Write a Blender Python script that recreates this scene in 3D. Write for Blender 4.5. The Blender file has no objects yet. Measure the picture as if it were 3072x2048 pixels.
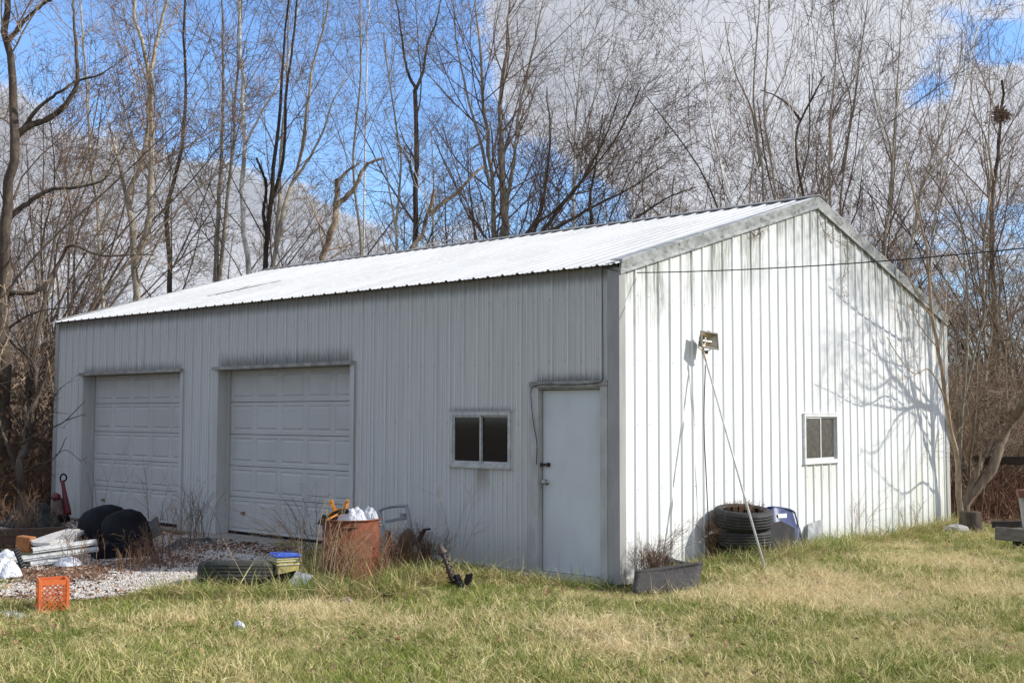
import bpy, math, random
import numpy as np
from mathutils import Vector, Matrix, Euler

random.seed(7)
S = bpy.context.scene
COL = S.collection
R = math.radians

# ------------------------------------------------------------------ camera
CAM = np.array([7.381, -10.102, 1.730]); YAW, PITCH, ROLL, FPX = -0.722367, 0.06445, 0.002757, 3499.7
_f = np.array([math.sin(YAW)*math.cos(PITCH), math.cos(YAW)*math.cos(PITCH), math.sin(PITCH)])
_r = np.array([math.cos(YAW), -math.sin(YAW), 0.0]); _u = np.cross(_r, _f)
c_, s_ = math.cos(ROLL), math.sin(ROLL)
_r, _u = c_*_r + s_*_u, -s_*_r + c_*_u
cam = bpy.data.objects.new('camera', bpy.data.cameras.new('camera')); COL.objects.link(cam)
cam.matrix_world = Matrix(((_r[0], _u[0], -_f[0], CAM[0]), (_r[1], _u[1], -_f[1], CAM[1]), (_r[2], _u[2], -_f[2], CAM[2]), (0, 0, 0, 1)))
cam.data.sensor_width = 36; cam.data.lens = FPX/3072*36; cam.data.clip_end = 2000
S.camera = cam

def ray(px, py): return (px-1536)/FPX*_r - (py-1024)/FPX*_u + _f
def at(px, py, Z): return CAM + ray(px, py)*Z                   # a point at depth Z
def atx(px, py, X): d = ray(px, py); return CAM + d*((X-CAM[0])/d[0])
def aty(px, py, Y): d = ray(px, py); return CAM + d*((Y-CAM[1])/d[1])

def sm(a, b, x): t = np.clip((x-a)/(b-a), 0, 1); return t*t*(3-2*t)
def gz(x, y):                                                   # height of the ground
    x = np.asarray(x, float); y = np.asarray(y, float)
    z = 0.09*np.exp(-((x-1.2)/0.9)**2-((y-2.2)/2.2)**2)
    z = z + 0.03*np.sin(x*0.9+1.3)*np.sin(y*0.7+0.4)*sm(0.4, 2.0, np.abs(y+0.3))*sm(-20, -6, -np.abs(x))
    z = z - 0.13*np.exp(-((x+0.5)/1.3)**2-((y+0.2)/0.42)**2) - 0.02
    z = z + 0.05*np.sin(x*0.21)*np.sin(y*0.17+1)*sm(12, 30, np.hypot(x, y))
    return z
def gnd(px, py):
    d = ray(px, py); z = 0.0
    for _ in range(6):
        P = CAM + d*((z-CAM[2])/d[2]); z = float(gz(P[0], P[1]))
    return P

# ------------------------------------------------------------------ sky and sun
SUN_EL, SUN_AZ = 33.0, 35.0                                    # azimuth from +X towards +Y
sd = Vector((math.cos(R(SUN_EL))*math.cos(R(SUN_AZ)), math.cos(R(SUN_EL))*math.sin(R(SUN_AZ)), math.sin(R(SUN_EL))))
w = bpy.data.worlds.new('World'); S.world = w; w.use_nodes = True
nt = w.node_tree; nt.nodes.clear()
def nn(nt, t, **k):
    n = nt.nodes.new(t)
    for a, b in k.items():
        if a == 'ins':
            for i, v in b.items(): n.inputs[i].default_value = v
        else: setattr(n, a, b)
    return n
def mth(nt, op, a, b=None, c=None, clamp=False):
    n = nt.nodes.new('ShaderNodeMath'); n.operation = op; n.use_clamp = clamp
    for i, v in enumerate((a, b, c)):
        if v is None: continue
        if isinstance(v, (int, float)): n.inputs[i].default_value = v
        else: nt.links.new(v, n.inputs[i])
    return n.outputs[0]
def maprange(nt, v, a, b, c=0.0, d=1.0, smooth=True):
    n = nt.nodes.new('ShaderNodeMapRange'); n.interpolation_type = 'SMOOTHSTEP' if smooth else 'LINEAR'
    nt.links.new(v, n.inputs[0])
    for i, x in enumerate((a, b, c, d)): n.inputs[i+1].default_value = x
    return n.outputs[0]
def mixc(nt, fac, a, b, mode='MIX'):
    n = nt.nodes.new('ShaderNodeMix'); n.data_type = 'RGBA'; n.blend_type = mode
    for v, i in ((fac, 0), (a, 6), (b, 7)):
        if isinstance(v, (int, float)): n.inputs[i].default_value = v
        elif isinstance(v, (tuple, list)): n.inputs[i].default_value = (*v[:3], 1)
        else: nt.links.new(v, n.inputs[i])
    return n.outputs[2]
def noise(nt, vec, scale, detail=4, rough=0.55, dist=0.0):
    n = nn(nt, 'ShaderNodeTexNoise', ins={'Scale': scale, 'Detail': detail, 'Roughness': rough, 'Distortion': dist})
    if vec is not None: nt.links.new(vec, n.inputs['Vector'])
    return n.outputs['Fac']
def stretch(nt, vec, sc, loc=(0, 0, 0)):
    n = nn(nt, 'ShaderNodeMapping'); n.inputs['Scale'].default_value = sc; n.inputs['Location'].default_value = loc
    nt.links.new(vec, n.inputs['Vector']); return n.outputs[0]

SKY_STR = 0.11
sky = nn(nt, 'ShaderNodeTexSky', sky_type='NISHITA', sun_disc=False, sun_elevation=R(SUN_EL), sun_rotation=R(90-SUN_AZ), air_density=1.0, dust_density=0.4, ozone_density=2.0)
tc = nn(nt, 'ShaderNodeTexCoord'); dirv = tc.outputs['Generated']
sep = nn(nt, 'ShaderNodeSeparateXYZ'); nt.links.new(dirv, sep.inputs[0])
def blob(px, py, rad, soft):
    d = Vector(ray(px, py)).normalized()
    v = nn(nt, 'ShaderNodeVectorMath', operation='SUBTRACT'); nt.links.new(dirv, v.inputs[0]); v.inputs[1].default_value = d
    m = stretch(nt, v.outputs[0], (1, 1, 1.0))
    l = nn(nt, 'ShaderNodeVectorMath', operation='LENGTH'); nt.links.new(m, l.inputs[0])
    return maprange(nt, l.outputs['Value'], rad-soft, rad+soft, 1, 0)
zz = mth(nt, 'ADD', mth(nt, 'ABSOLUTE', sep.outputs[2]), 0.22)
cmb = nn(nt, 'ShaderNodeCombineXYZ')
nt.links.new(mth(nt, 'DIVIDE', sep.outputs[0], zz), cmb.inputs[0]); nt.links.new(mth(nt, 'DIVIDE', sep.outputs[1], zz), cmb.inputs[1])
cl = noise(nt, cmb.outputs[0], 1.6, 8, 0.58, 0.25)
cl2 = noise(nt, stretch(nt, cmb.outputs[0], (1, 1, 1), (4, 2, 0)), 1.1, 7, 0.5, 0.1)
cl3 = noise(nt, stretch(nt, cmb.outputs[0], (1, 1, 1), (9, 1, 3)), 6.5, 6, 0.6, 0.1)
cov = mth(nt, 'ADD', mth(nt, 'ADD', 0.52, mth(nt, 'MULTIPLY', mth(nt, 'SUBTRACT', cl, 0.5), 1.5)), mth(nt, 'MULTIPLY', mth(nt, 'SUBTRACT', cl3, 0.5), 1.1))
for px, py, rad, soft, k in ((880, 150, .10, .08, 1.1), (1220, 420, .06, .05, .9), (480, 110, .10, .08, .9), (100, 150, .05, .05, .5), (2780, 250, .022, .03, .75), (3000, 170, .015, .025, .45), (1720, 680, .05, .05, .5), (2250, 580, .03, .04, .4)):
    cov = mth(nt, 'SUBTRACT', cov, mth(nt, 'MULTIPLY', blob(px, py, rad, soft), k))
for px, py, rad, soft, k in ((2150, 120, .14, .08, .8), (300, 640, .13, .07, .6), (760, 700, .05, .06, .8), (1000, 790, .04, .04, .6), (560, 780, .06, .05, .6), (2850, 400, .05, .04, .3), (1600, 60, .04, .06, .3)):
    cov = mth(nt, 'ADD', cov, mth(nt, 'MULTIPLY', blob(px, py, rad, soft), k))
cmask = maprange(nt, cov, 0.30, 0.62, 0, 1)
k_ = 1.0/SKY_STR
ccol = mixc(nt, maprange(nt, cl2, 0.36, 0.62), tuple(v*k_ for v in (0.46, 0.49, 0.56)), tuple(v*k_ for v in (0.68, 0.70, 0.77)))
edge = maprange(nt, cov, 0.42, 0.68, 1, 0)
ccol = mixc(nt, mth(nt, 'MULTIPLY', edge, 0.65), ccol, tuple(v*k_ for v in (0.86, 0.88, 0.93)))
skyc = mixc(nt, 1.0, sky.outputs[0], (1.45, 1.75, 2.2), 'MULTIPLY')
bg = nn(nt, 'ShaderNodeBackground'); bg.inputs['Strength'].default_value = SKY_STR
nt.links.new(mixc(nt, cmask, skyc, ccol), bg.inputs['Color'])
wo = nn(nt, 'ShaderNodeOutputWorld'); nt.links.new(bg.outputs[0], wo.inputs['Surface'])
sun = bpy.data.objects.new('sun', bpy.data.lights.new('sun', 'SUN')); COL.objects.link(sun)
sun.data.energy = 4.6; sun.data.angle = R(0.53); sun.data.color = (1.0, 0.955, 0.88)
sun.rotation_euler = sd.to_track_quat('Z', 'Y').to_euler(); sun.location = (20, 14, 20)
S.view_settings.view_transform = 'Standard'; S.view_settings.look = 'None'
S.view_settings.exposure = 0.12; S.view_settings.gamma = 1; S.view_settings.use_curve_mapping = False

# ------------------------------------------------------------------ materials
def newmat(name):
    m = bpy.data.materials.new(name); m.use_nodes = True; nt = m.node_tree
    b = nt.nodes['Principled BSDF']; return m, nt, b
def M(name, c1, c2=None, scale=8, rough=0.7, metal=0.0, st=(1, 1, 1), bump=0.0, bscale=None, c3=None, s3=40, spec=0.5, lo=0.35, hi=0.65, alpha=None, trans=0, rnd=0.0):
    m, nt, b = newmat(name)
    tc = nn(nt, 'ShaderNodeTexCoord'); v = stretch(nt, tc.outputs['Object'], st)
    n = noise(nt, v, scale, 6, 0.6)
    col = mixc(nt, maprange(nt, n, lo, hi), c1, c2 or c1)
    if c3:
        n3 = noise(nt, stretch(nt, tc.outputs['Object'], st, (3, 7, 1)), s3, 5, 0.65)
        col = mixc(nt, maprange(nt, n3, 0.5, 0.7), col, c3)
    if rnd:
        oi = nn(nt, 'ShaderNodeObjectInfo')
        hs = nn(nt, 'ShaderNodeHueSaturation')
        nt.links.new(maprange(nt, oi.outputs['Random'], 0, 1, 1-rnd, 1+rnd, False), hs.inputs['Value'])
        nt.links.new(col, hs.inputs['Color']); col = hs.outputs[0]
    nt.links.new(col, b.inputs['Base Color'])
    b.inputs['Roughness'].default_value = rough; b.inputs['Metallic'].default_value = metal
    b.inputs['Specular IOR Level'].default_value = spec
    if alpha: b.inputs['Alpha'].default_value = alpha
    if trans: b.inputs['Transmission Weight'].default_value = trans
    if bump:
        bn = nn(nt, 'ShaderNodeBump'); bn.inputs['Strength'].default_value = bump; bn.inputs['Distance'].default_value = 0.02
        nt.links.new(noise(nt, v, bscale or scale*3, 6, 0.65), bn.inputs['Height']); nt.links.new(bn.outputs[0], b.inputs['Normal'])
    return m

def siding_mat(name, base, kind):
    m, nt, b = newmat(name)
    tc = nn(nt, 'ShaderNodeTexCoord'); o = tc.outputs['Object']
    sp = nn(nt, 'ShaderNodeSeparateXYZ'); nt.links.new(o, sp.inputs[0]); x, y, z = sp.outputs
    streak = noise(nt, stretch(nt, o, (9, 9, 0.22)), 3.0, 6, 0.62)
    fine = noise(nt, stretch(nt, o, (1, 1, 0.35)), 55, 4, 0.7)
    blot = noise(nt, stretch(nt, o, (1, 1, 0.7)), 1.7, 5, 0.6)
    col = mixc(nt, mth(nt, 'MULTIPLY', maprange(nt, streak, 0.42, 0.72), 0.30 if kind == 'gable' else 0.6), base, (0.46, 0.47, 0.44) if kind == 'gable' else (.38, .39, .37))
    col = mixc(nt, mth(nt, 'MULTIPLY', maprange(nt, blot, 0.45, 0.75), 0.22), col, (0.55, 0.56, 0.50))
    if kind == 'front':                                          # light on the ribs painted in: paler rib tops, darker lines beside them
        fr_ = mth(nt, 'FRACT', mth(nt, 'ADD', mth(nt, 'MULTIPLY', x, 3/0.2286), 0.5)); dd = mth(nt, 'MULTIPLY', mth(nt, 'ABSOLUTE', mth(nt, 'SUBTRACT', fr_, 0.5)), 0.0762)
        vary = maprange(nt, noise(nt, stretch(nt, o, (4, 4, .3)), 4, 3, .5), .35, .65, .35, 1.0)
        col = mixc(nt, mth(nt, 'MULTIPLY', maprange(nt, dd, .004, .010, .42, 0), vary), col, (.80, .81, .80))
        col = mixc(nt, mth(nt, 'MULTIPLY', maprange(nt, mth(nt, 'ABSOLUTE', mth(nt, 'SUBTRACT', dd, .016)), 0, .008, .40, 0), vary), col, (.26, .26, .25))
    # mud splash near the ground
    foot = mth(nt, 'MULTIPLY', maprange(nt, mth(nt, 'ADD', z, mth(nt, 'MULTIPLY', streak, 0.5)), 0.25, 0.75, 1, 0), 0.45)
    col = mixc(nt, foot, col, (0.36, 0.37, 0.29))
    if kind == 'gable':
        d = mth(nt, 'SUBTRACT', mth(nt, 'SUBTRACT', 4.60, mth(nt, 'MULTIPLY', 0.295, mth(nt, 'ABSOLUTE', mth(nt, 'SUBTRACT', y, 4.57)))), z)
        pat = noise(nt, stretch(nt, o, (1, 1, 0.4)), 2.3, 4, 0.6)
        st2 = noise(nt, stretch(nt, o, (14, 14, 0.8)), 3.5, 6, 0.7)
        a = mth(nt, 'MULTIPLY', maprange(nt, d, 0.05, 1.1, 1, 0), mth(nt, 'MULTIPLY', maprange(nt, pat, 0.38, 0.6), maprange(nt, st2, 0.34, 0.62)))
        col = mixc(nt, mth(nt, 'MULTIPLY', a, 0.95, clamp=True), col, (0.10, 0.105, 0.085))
        g = mth(nt, 'MULTIPLY', maprange(nt, d, 0.0, 0.8, 1, 0), 0.14)
        col = mixc(nt, g, col, (0.56, 0.60, 0.46))
        al = mth(nt, 'MULTIPLY', mth(nt, 'MULTIPLY', maprange(nt, y, 5.2, 8.4), maprange(nt, z, 2.1, 0.3)), maprange(nt, noise(nt, stretch(nt, o, (3, 3, 0.4)), 2.5, 5, 0.6), 0.42, 0.66))
        col = mixc(nt, mth(nt, 'MULTIPLY', al, 0.55), col, (0.44, 0.46, 0.22))
        # run-off below the window
        wm = mth(nt, 'MULTIPLY', mth(nt, 'MULTIPLY', maprange(nt, y, 4.05, 4.25), maprange(nt, y, 5.15, 4.95)), mth(nt, 'MULTIPLY', maprange(nt, z, 1.14, 1.10), maprange(nt, z, 0.0, 1.1)))
        col = mixc(nt, mth(nt, 'MULTIPLY', wm, mth(nt, 'MULTIPLY', maprange(nt, st2, 0.35, 0.6), 0.5)), col, (0.42, 0.43, 0.30))
    if kind == 'front':
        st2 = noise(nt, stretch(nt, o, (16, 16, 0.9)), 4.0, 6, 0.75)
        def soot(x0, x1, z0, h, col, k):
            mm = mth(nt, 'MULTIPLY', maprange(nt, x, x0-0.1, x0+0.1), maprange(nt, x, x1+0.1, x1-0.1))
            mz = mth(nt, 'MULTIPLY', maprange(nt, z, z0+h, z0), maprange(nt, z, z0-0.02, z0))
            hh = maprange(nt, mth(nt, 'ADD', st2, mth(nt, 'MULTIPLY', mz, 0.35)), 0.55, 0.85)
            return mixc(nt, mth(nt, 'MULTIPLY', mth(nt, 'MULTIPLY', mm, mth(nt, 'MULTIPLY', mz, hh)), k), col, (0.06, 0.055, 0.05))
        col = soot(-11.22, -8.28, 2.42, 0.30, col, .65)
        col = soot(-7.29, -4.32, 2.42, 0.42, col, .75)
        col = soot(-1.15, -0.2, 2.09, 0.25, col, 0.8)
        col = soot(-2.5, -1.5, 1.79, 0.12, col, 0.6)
        col = mixc(nt, mth(nt, 'MULTIPLY', maprange(nt, mth(nt, 'ADD', z, mth(nt, 'MULTIPLY', st2, .22)), 3.26, 3.40), .75), col, (.10, .085, .065))  # eave shadow painted in: dark brown band along the top of the wall
        # brown drip stain under the window
        wm = mth(nt, 'MULTIPLY', mth(nt, 'MULTIPLY', maprange(nt, x, -2.15, -2.0), maprange(nt, x, -1.80, -1.95)), mth(nt, 'MULTIPLY', maprange(nt, z, 1.14, 1.10), maprange(nt, z, 0.75, 1.1)))
        col = mixc(nt, mth(nt, 'MULTIPLY', wm, 0.6), col, (0.20, 0.15, 0.10))
        rs = mth(nt, 'MULTIPLY', maprange(nt, z, 2.3, 3.5), maprange(nt, st2, 0.4, 0.7))
        col = mixc(nt, mth(nt, 'MULTIPLY', rs, 0.5), col, (0.30, 0.30, 0.27))
    col = mixc(nt, mth(nt, 'MULTIPLY', maprange(nt, fine, 0.55, 0.8), 0.25), col, (0.33, 0.34, 0.31))
    nt.links.new(col, b.inputs['Base Color']); b.inputs['Roughness'].default_value = 0.55; b.inputs['Specular IOR Level'].default_value = 0.3
    bn = nn(nt, 'ShaderNodeBump'); bn.inputs['Strength'].default_value = 0.12; bn.inputs['Distance'].default_value = 0.01
    nt.links.new(noise(nt, stretch(nt, o, (1, 1, 0.25)), 4, 4, 0.5), bn.inputs['Height']); nt.links.new(bn.outputs[0], b.inputs['Normal'])
    return m

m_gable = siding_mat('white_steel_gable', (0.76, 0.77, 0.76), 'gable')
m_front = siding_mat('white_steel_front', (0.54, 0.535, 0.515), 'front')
m_roof = M('white_roof_steel', (0.55, 0.55, 0.54), (0.47, 0.47, 0.46), 1.5, 0.65, st=(1, 0.3, 1), c3=(0.6, 0.6, 0.6), s3=30)
m_trim = M('grimy_white_trim', (0.46, 0.46, 0.44), (0.36, 0.36, 0.34), 6, 0.6, st=(1, 1, 0.5))
m_hood = M('grimy_hood', (0.20, 0.185, 0.16), (0.34, 0.33, 0.30), 6, 0.7, st=(1, 1, 2))
m_corner = M('corner_trim_metal', (0.34, 0.335, 0.315), (0.28, 0.275, 0.26), 5, 0.6, st=(1, 1, .3))
m_rake = M('mildewed_rake_trim', (0.42, 0.43, 0.42), (0.22, 0.23, 0.22), 3.5, 0.6, c3=(0.12, 0.12, 0.11), s3=9, st=(1, 1.2, 2.5), lo=0.35, hi=0.7)
m_door = M('white_door_steel', (0.57, 0.60, 0.61), (0.52, 0.54, 0.54), 2.2, 0.5, st=(1, 1, .6), bump=.05)
m_garage = M('pebbled_garage_steel', (0.50, 0.495, 0.47), (0.45, 0.445, 0.42), 1.6, 0.55, c3=(0.45, 0.45, 0.42), s3=70, bump=0.15, bscale=180)
m_jamb = M('jamb_metal', (0.50, 0.495, 0.475), (0.42, 0.415, 0.39), 3, 0.6, st=(1, 1, .2))
m_alu = M('dull_aluminium_frame', (0.52, 0.52, 0.50), (0.38, 0.37, 0.35), 12, 0.5, metal=0.0)
m_dark = M('dark_interior', (0.025, 0.022, 0.02), (0.05, 0.04, 0.03), 3, 0.9)
m_conc = M('concrete', (0.34, 0.32, 0.28), (0.24, 0.22, 0.19), 6, 0.9, bump=0.4, bscale=40)
m_screw = M('screw_heads', (0.35, 0.35, 0.34), (0.22, 0.2, 0.18), 50, 0.5)
m_wood = M('weathered_wood', (0.22, 0.18, 0.13), (0.13, 0.10, 0.07), 8, 0.85, st=(1, 1, 6), bump=0.3)
m_black = M('black_rubber', (0.012, 0.012, 0.012), (0.022, 0.021, 0.020), 9, 0.7, bump=0.2, c3=(0.045, 0.043, 0.038), s3=6)
m_blackp = M('black_plastic', (0.006, 0.006, 0.008), (0.012, 0.012, 0.015), 5, 0.7, spec=0.12)
m_cable = M('black_cable', (0.012, 0.012, 0.012), rough=0.6)
m_rust = M('rusted_steel', (0.14, 0.036, 0.015), (0.21, 0.065, 0.026), 3.2, 0.85, st=(1, 1, 0.6), c3=(0.10, 0.035, 0.018), s3=9, bump=0.4, bscale=30)
m_orange = M('orange_plastic', (0.70, 0.16, 0.035), (0.58, 0.12, 0.03), 6, 0.6, c3=(.40, .13, .06), s3=12)
m_jack = M('orange_paint_steel', (0.72, 0.27, 0.02), (0.6, 0.2, 0.02), 14, 0.5, c3=(0.25, 0.09, 0.02), s3=30)
m_yel = M('yellow_plastic', (0.60, 0.50, 0.15), (0.52, 0.45, 0.2), 6, 0.6, c3=(.30, .26, .14), s3=14)
m_blue = M('blue_plastic_lid', (0.03, 0.09, 0.50), (0.04, 0.12, 0.55), 6, 0.4, c3=(0.3, 0.35, 0.5), s3=12)
m_navy = M('navy_plastic', (0.02, 0.03, 0.11), (0.03, 0.045, 0.15), 7, 0.45, c3=(0.07, 0.08, 0.12), s3=20)
m_greyp = M('grey_plastic', (0.040, 0.037, 0.033), (0.06, 0.055, 0.05), 6, 0.9, c3=(0.10, 0.09, 0.08), s3=40, bump=0.15)
m_greym = M('grey_moulded_plastic', (0.20, 0.20, 0.21), (0.26, 0.26, 0.26), 8, 0.5)
m_bag = M('white_bag', (0.72, 0.73, 0.76), (0.58, 0.6, 0.64), 7, 0.4, bump=0.6, bscale=25)
m_white = M('white_vinyl', (0.66, 0.67, 0.66), (0.5, 0.5, 0.48), 9, 0.5, st=(1, 5, 5))
m_foam = M('frayed_board', (0.55, 0.53, 0.50), (0.42, 0.40, 0.37), 12, 0.9, bump=0.5, bscale=50)
m_brick = M('clay_brick', (0.40, 0.16, 0.05), (0.28, 0.11, 0.04), 20, 0.9, bump=0.4)
m_red = M('dark_red_plastic', (0.16, 0.015, 0.02), (0.10, 0.01, 0.015), 8, 0.4)
m_redb = M('bright_red_print', (0.65, 0.05, 0.03), rough=0.5)
m_steel = M('galvanised_steel', (0.42, 0.42, 0.42), (0.3, 0.3, 0.3), 20, 0.35, metal=0.6)
m_lamp = M('lamp_housing', (0.16, 0.145, 0.12), (0.10, 0.085, 0.07), 14, 0.55)
m_refl = M('lamp_reflector', (0.55, 0.45, 0.30), (0.40, 0.33, 0.22), 8, 0.3, metal=0.5)
m_tapeo = M('peeling_tape', (0.5, 0.33, 0.22), (0.6, 0.5, 0.42), 60, 0.7)
m_stick = M('paper_sticker', (0.8, 0.82, 0.85), rough=0.6)
m_rock = M('limestone', (0.42, 0.41, 0.38), (0.3, 0.29, 0.26), 9, 0.9, bump=0.5)
m_stone = M('white_gravel', (0.64, 0.59, 0.53), (0.40, 0.36, 0.32), 9, 0.9, rnd=0.3)
m_leaf = M('dead_leaf', (0.24, 0.13, 0.075), (0.13, 0.07, 0.04), 9, 0.8, rnd=0.5)
m_vine = M('dead_vine', (0.16, 0.085, 0.05), (0.10, 0.055, 0.035), 9, 0.9)
m_weed = M('dry_weed_stem', (0.34, 0.22, 0.12), (0.24, 0.13, 0.07), 6, 0.9)
m_weedp = M('pale_dry_stem', (0.50, 0.40, 0.25), (0.38, 0.28, 0.16), 6, 0.9)
m_weedr = M('red_dry_stem', (0.20, 0.09, 0.055), (0.13, 0.06, 0.04), 6, 0.9)
def glass_mat():
    m, nt, b = newmat('window_glass')
    b.inputs['Base Color'].default_value = (0.02, 0.02, 0.018, 1); b.inputs['Roughness'].default_value = 0.06
    b.inputs['Alpha'].default_value = 0.85; return m
m_glass = glass_mat()
m_dglass = M('dusty_glass', (0.055, 0.05, 0.04), (0.09, 0.082, 0.065), 14, 0.25, c3=(0.14, 0.13, 0.11), s3=60)

def bark_mat(name, c1, c2, c3, ringy=False, k=0.35):
    m, nt, b = newmat(name)
    tc = nn(nt, 'ShaderNodeTexCoord'); o = tc.outputs['Object']
    a = noise(nt, stretch(nt, o, (1, 1, 4.0) if ringy else (1, 1, 0.22)), 6 if ringy else 16, 6, 0.65)
    col = mixc(nt, maprange(nt, a, 0.38, 0.62), c1, c2)
    bb = noise(nt, stretch(nt, o, (1, 1, 0.5), (5, 3, 1)), 2.2, 5, 0.6)
    col = mixc(nt, mth(nt, 'MULTIPLY', maprange(nt, bb, 0.5, 0.72), 0.8), col, c3)
    oi = nn(nt, 'ShaderNodeObjectInfo'); hs = nn(nt, 'ShaderNodeHueSaturation')
    nt.links.new(maprange(nt, oi.outputs['Random'], 0, 1, 1-k, 1+k, False), hs.inputs['Value']); nt.links.new(col, hs.inputs['Color'])
    nt.links.new(hs.outputs[0], b.inputs['Base Color']); b.inputs['Roughness'].default_value = 0.9; b.inputs['Specular IOR Level'].default_value = 0.15
    bn = nn(nt, 'ShaderNodeBump'); bn.inputs['Strength'].default_value = 0.6; bn.inputs['Distance'].default_value = 0.02
    nt.links.new(a, bn.inputs['Height']); nt.links.new(bn.outputs[0], b.inputs['Normal'])
    return m
b_pale = bark_mat('pale_mottled_bark', (0.88, 0.86, 0.80), (0.66, 0.63, 0.56), (0.20, 0.17, 0.13), True, .1)
b_grey = bark_mat('grey_bark', (0.48, 0.42, 0.32), (0.30, 0.26, 0.20), (0.15, 0.12, 0.09))
b_dark = bark_mat('dark_bark', (0.11, 0.085, 0.065), (0.065, 0.05, 0.04), (0.17, 0.14, 0.10))
b_tan = bark_mat('tan_peeling_bark', (0.40, 0.31, 0.22), (0.28, 0.20, 0.14), (0.12, 0.09, 0.065))
b_brown = bark_mat('brown_bark', (.23, .18, .13), (.14, .105, .075), (.09, .07, .05))
b_snag = bark_mat('snag_bark', (.40, .30, .20), (.17, .12, .085), (.08, .06, .045), False, .1)
b_twig = bark_mat('twig_bark', (0.30, 0.235, 0.165), (0.17, 0.13, 0.095), (0.30, 0.25, 0.19))
b_twigr = bark_mat('red_twig_bark', (0.18, 0.125, 0.09), (0.11, 0.075, 0.055), (0.25, 0.185, 0.13))
b_twigp = bark_mat('pale_twig_bark', (0.48, 0.37, 0.26), (0.31, 0.23, 0.16), (0.19, 0.14, 0.10))

# ------------------------------------------------------------------ mesh helpers
class MB:
    def __init__(s): s.v = []; s.f = []; s.n = 0
    def add(s, V, F):
        V = np.asarray(V, float).reshape(-1, 3); s.v.append(V); s.f += [tuple(i+s.n for i in f) for f in F]; s.n += len(V); return s
    def box(s, a, b, Mx=None):
        x0, y0, z0 = a; x1, y1, z1 = b
        V = np.array([(x0, y0, z0), (x1, y0, z0), (x1, y1, z0), (x0, y1, z0), (x0, y0, z1), (x1, y0, z1), (x1, y1, z1), (x0, y1, z1)], float)
        if Mx is not None: V = np.array([tuple(Mx @ Vector(p)) for p in V])
        return s.add(V, [(0, 3, 2, 1), (4, 5, 6, 7), (0, 1, 5, 4), (1, 2, 6, 5), (2, 3, 7, 6), (3, 0, 4, 7)])
    def prism(s, poly, a, b, Mx=None):                          # poly in (x,z), extruded in y
        n = len(poly); V = [(p[0], a, p[1]) for p in poly]+[(p[0], b, p[1]) for p in poly]
        if Mx is not None: V = [tuple(Mx @ Vector(p)) for p in V]
        return s.add(V, [tuple(range(n)), tuple(range(2*n-1, n-1, -1))]+[(i, i+n, (i+1) % n+n, (i+1) % n) for i in range(n)])
    def tube(s, pts, r, k=8, caps=True):
        P = np.asarray(pts, float); n = len(P); r = np.broadcast_to(np.asarray(r, float), (n,))
        T = np.gradient(P, axis=0); T /= np.linalg.norm(T, axis=1)[:, None]+1e-9
        ref = np.array([0, 0, 1.0]) if abs(T[0][2]) < .9 else np.array([1.0, 0, 0])
        V = []
        for i in range(n):
            u = np.cross(T[i], ref); u /= np.linalg.norm(u)+1e-9; w_ = np.cross(T[i], u)
            for j in range(k):
                a = 2*math.pi*j/k; V.append(P[i]+r[i]*(math.cos(a)*u+math.sin(a)*w_))
        F = [(i*k+j, i*k+(j+1) % k, (i+1)*k+(j+1) % k, (i+1)*k+j) for i in range(n-1) for j in range(k)]
        if caps: F += [tuple(range(k-1, -1, -1)), tuple((n-1)*k+j for j in range(k))]
        return s.add(V, F)
    def lathe(s, prof, k=32, Mx=None, wob=None):                # prof: (r, z) closed or open, about Z
        V = []; n = len(prof)
        for j in range(k):
            a = 2*math.pi*j/k
            for i, (r, z) in enumerate(prof):
                rr = r if wob is None else r+wob(i, j)
                V.append((rr*math.cos(a), rr*math.sin(a), z))
        if Mx is not None: V = [tuple(Mx @ Vector(p)) for p in V]
        return s.add(V, [(j*n+i, ((j+1) % k)*n+i, ((j+1) % k)*n+i+1, j*n+i+1) for j in range(k) for i in range(n-1)])
    def build(s, name, mat, parent=None, smooth=False, bevel=0):
        me = bpy.data.meshes.new(name); me.from_pydata(np.concatenate(s.v).tolist(), [], s.f); me.update()
        if mat: me.materials.append(mat)
        if smooth: me.polygons.foreach_set('use_smooth', [True]*len(me.polygons))
        o = bpy.data.objects.new(name, me); COL.objects.link(o); o.parent = parent
        if bevel:
            b = o.modifiers.new('b', 'BEVEL'); b.width = bevel; b.segments = 2; b.limit_method = 'ANGLE'
        return o
def tag(o, label=None, cat=None, group=None, kind=None):
    for k, v in (('label', label), ('category', cat), ('group', group), ('kind', kind)):
        if v: o[k] = v
    return o
def thing(name, label, cat, loc=(0, 0, 0), rz=0, group=None):
    o = bpy.data.objects.new(name, None); COL.objects.link(o); o.location = tuple(loc); o.rotation_euler = (0, 0, rz)
    o.empty_display_size = 0.2
    return tag(o, label, cat, group)
def quick(V, F, name, mat, parent=None, smooth=True):           # big numpy meshes of quads
    me = bpy.data.meshes.new(name); V = np.asarray(V, np.float32); F = np.asarray(F, np.int32); k = F.shape[1]
    me.vertices.add(len(V)); me.vertices.foreach_set('co', V.ravel())
    me.loops.add(F.size); me.loops.foreach_set('vertex_index', F.ravel())
    me.polygons.add(len(F)); me.polygons.foreach_set('loop_start', np.arange(0, F.size, k, dtype=np.int32))
    me.polygons.foreach_set('use_smooth', np.full(len(F), smooth)); me.update(calc_edges=True)
    if mat: me.materials.append(mat)
    if name is None: return me
    o = bpy.data.objects.new(name, me); COL.objects.link(o); o.parent = parent; return o

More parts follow.
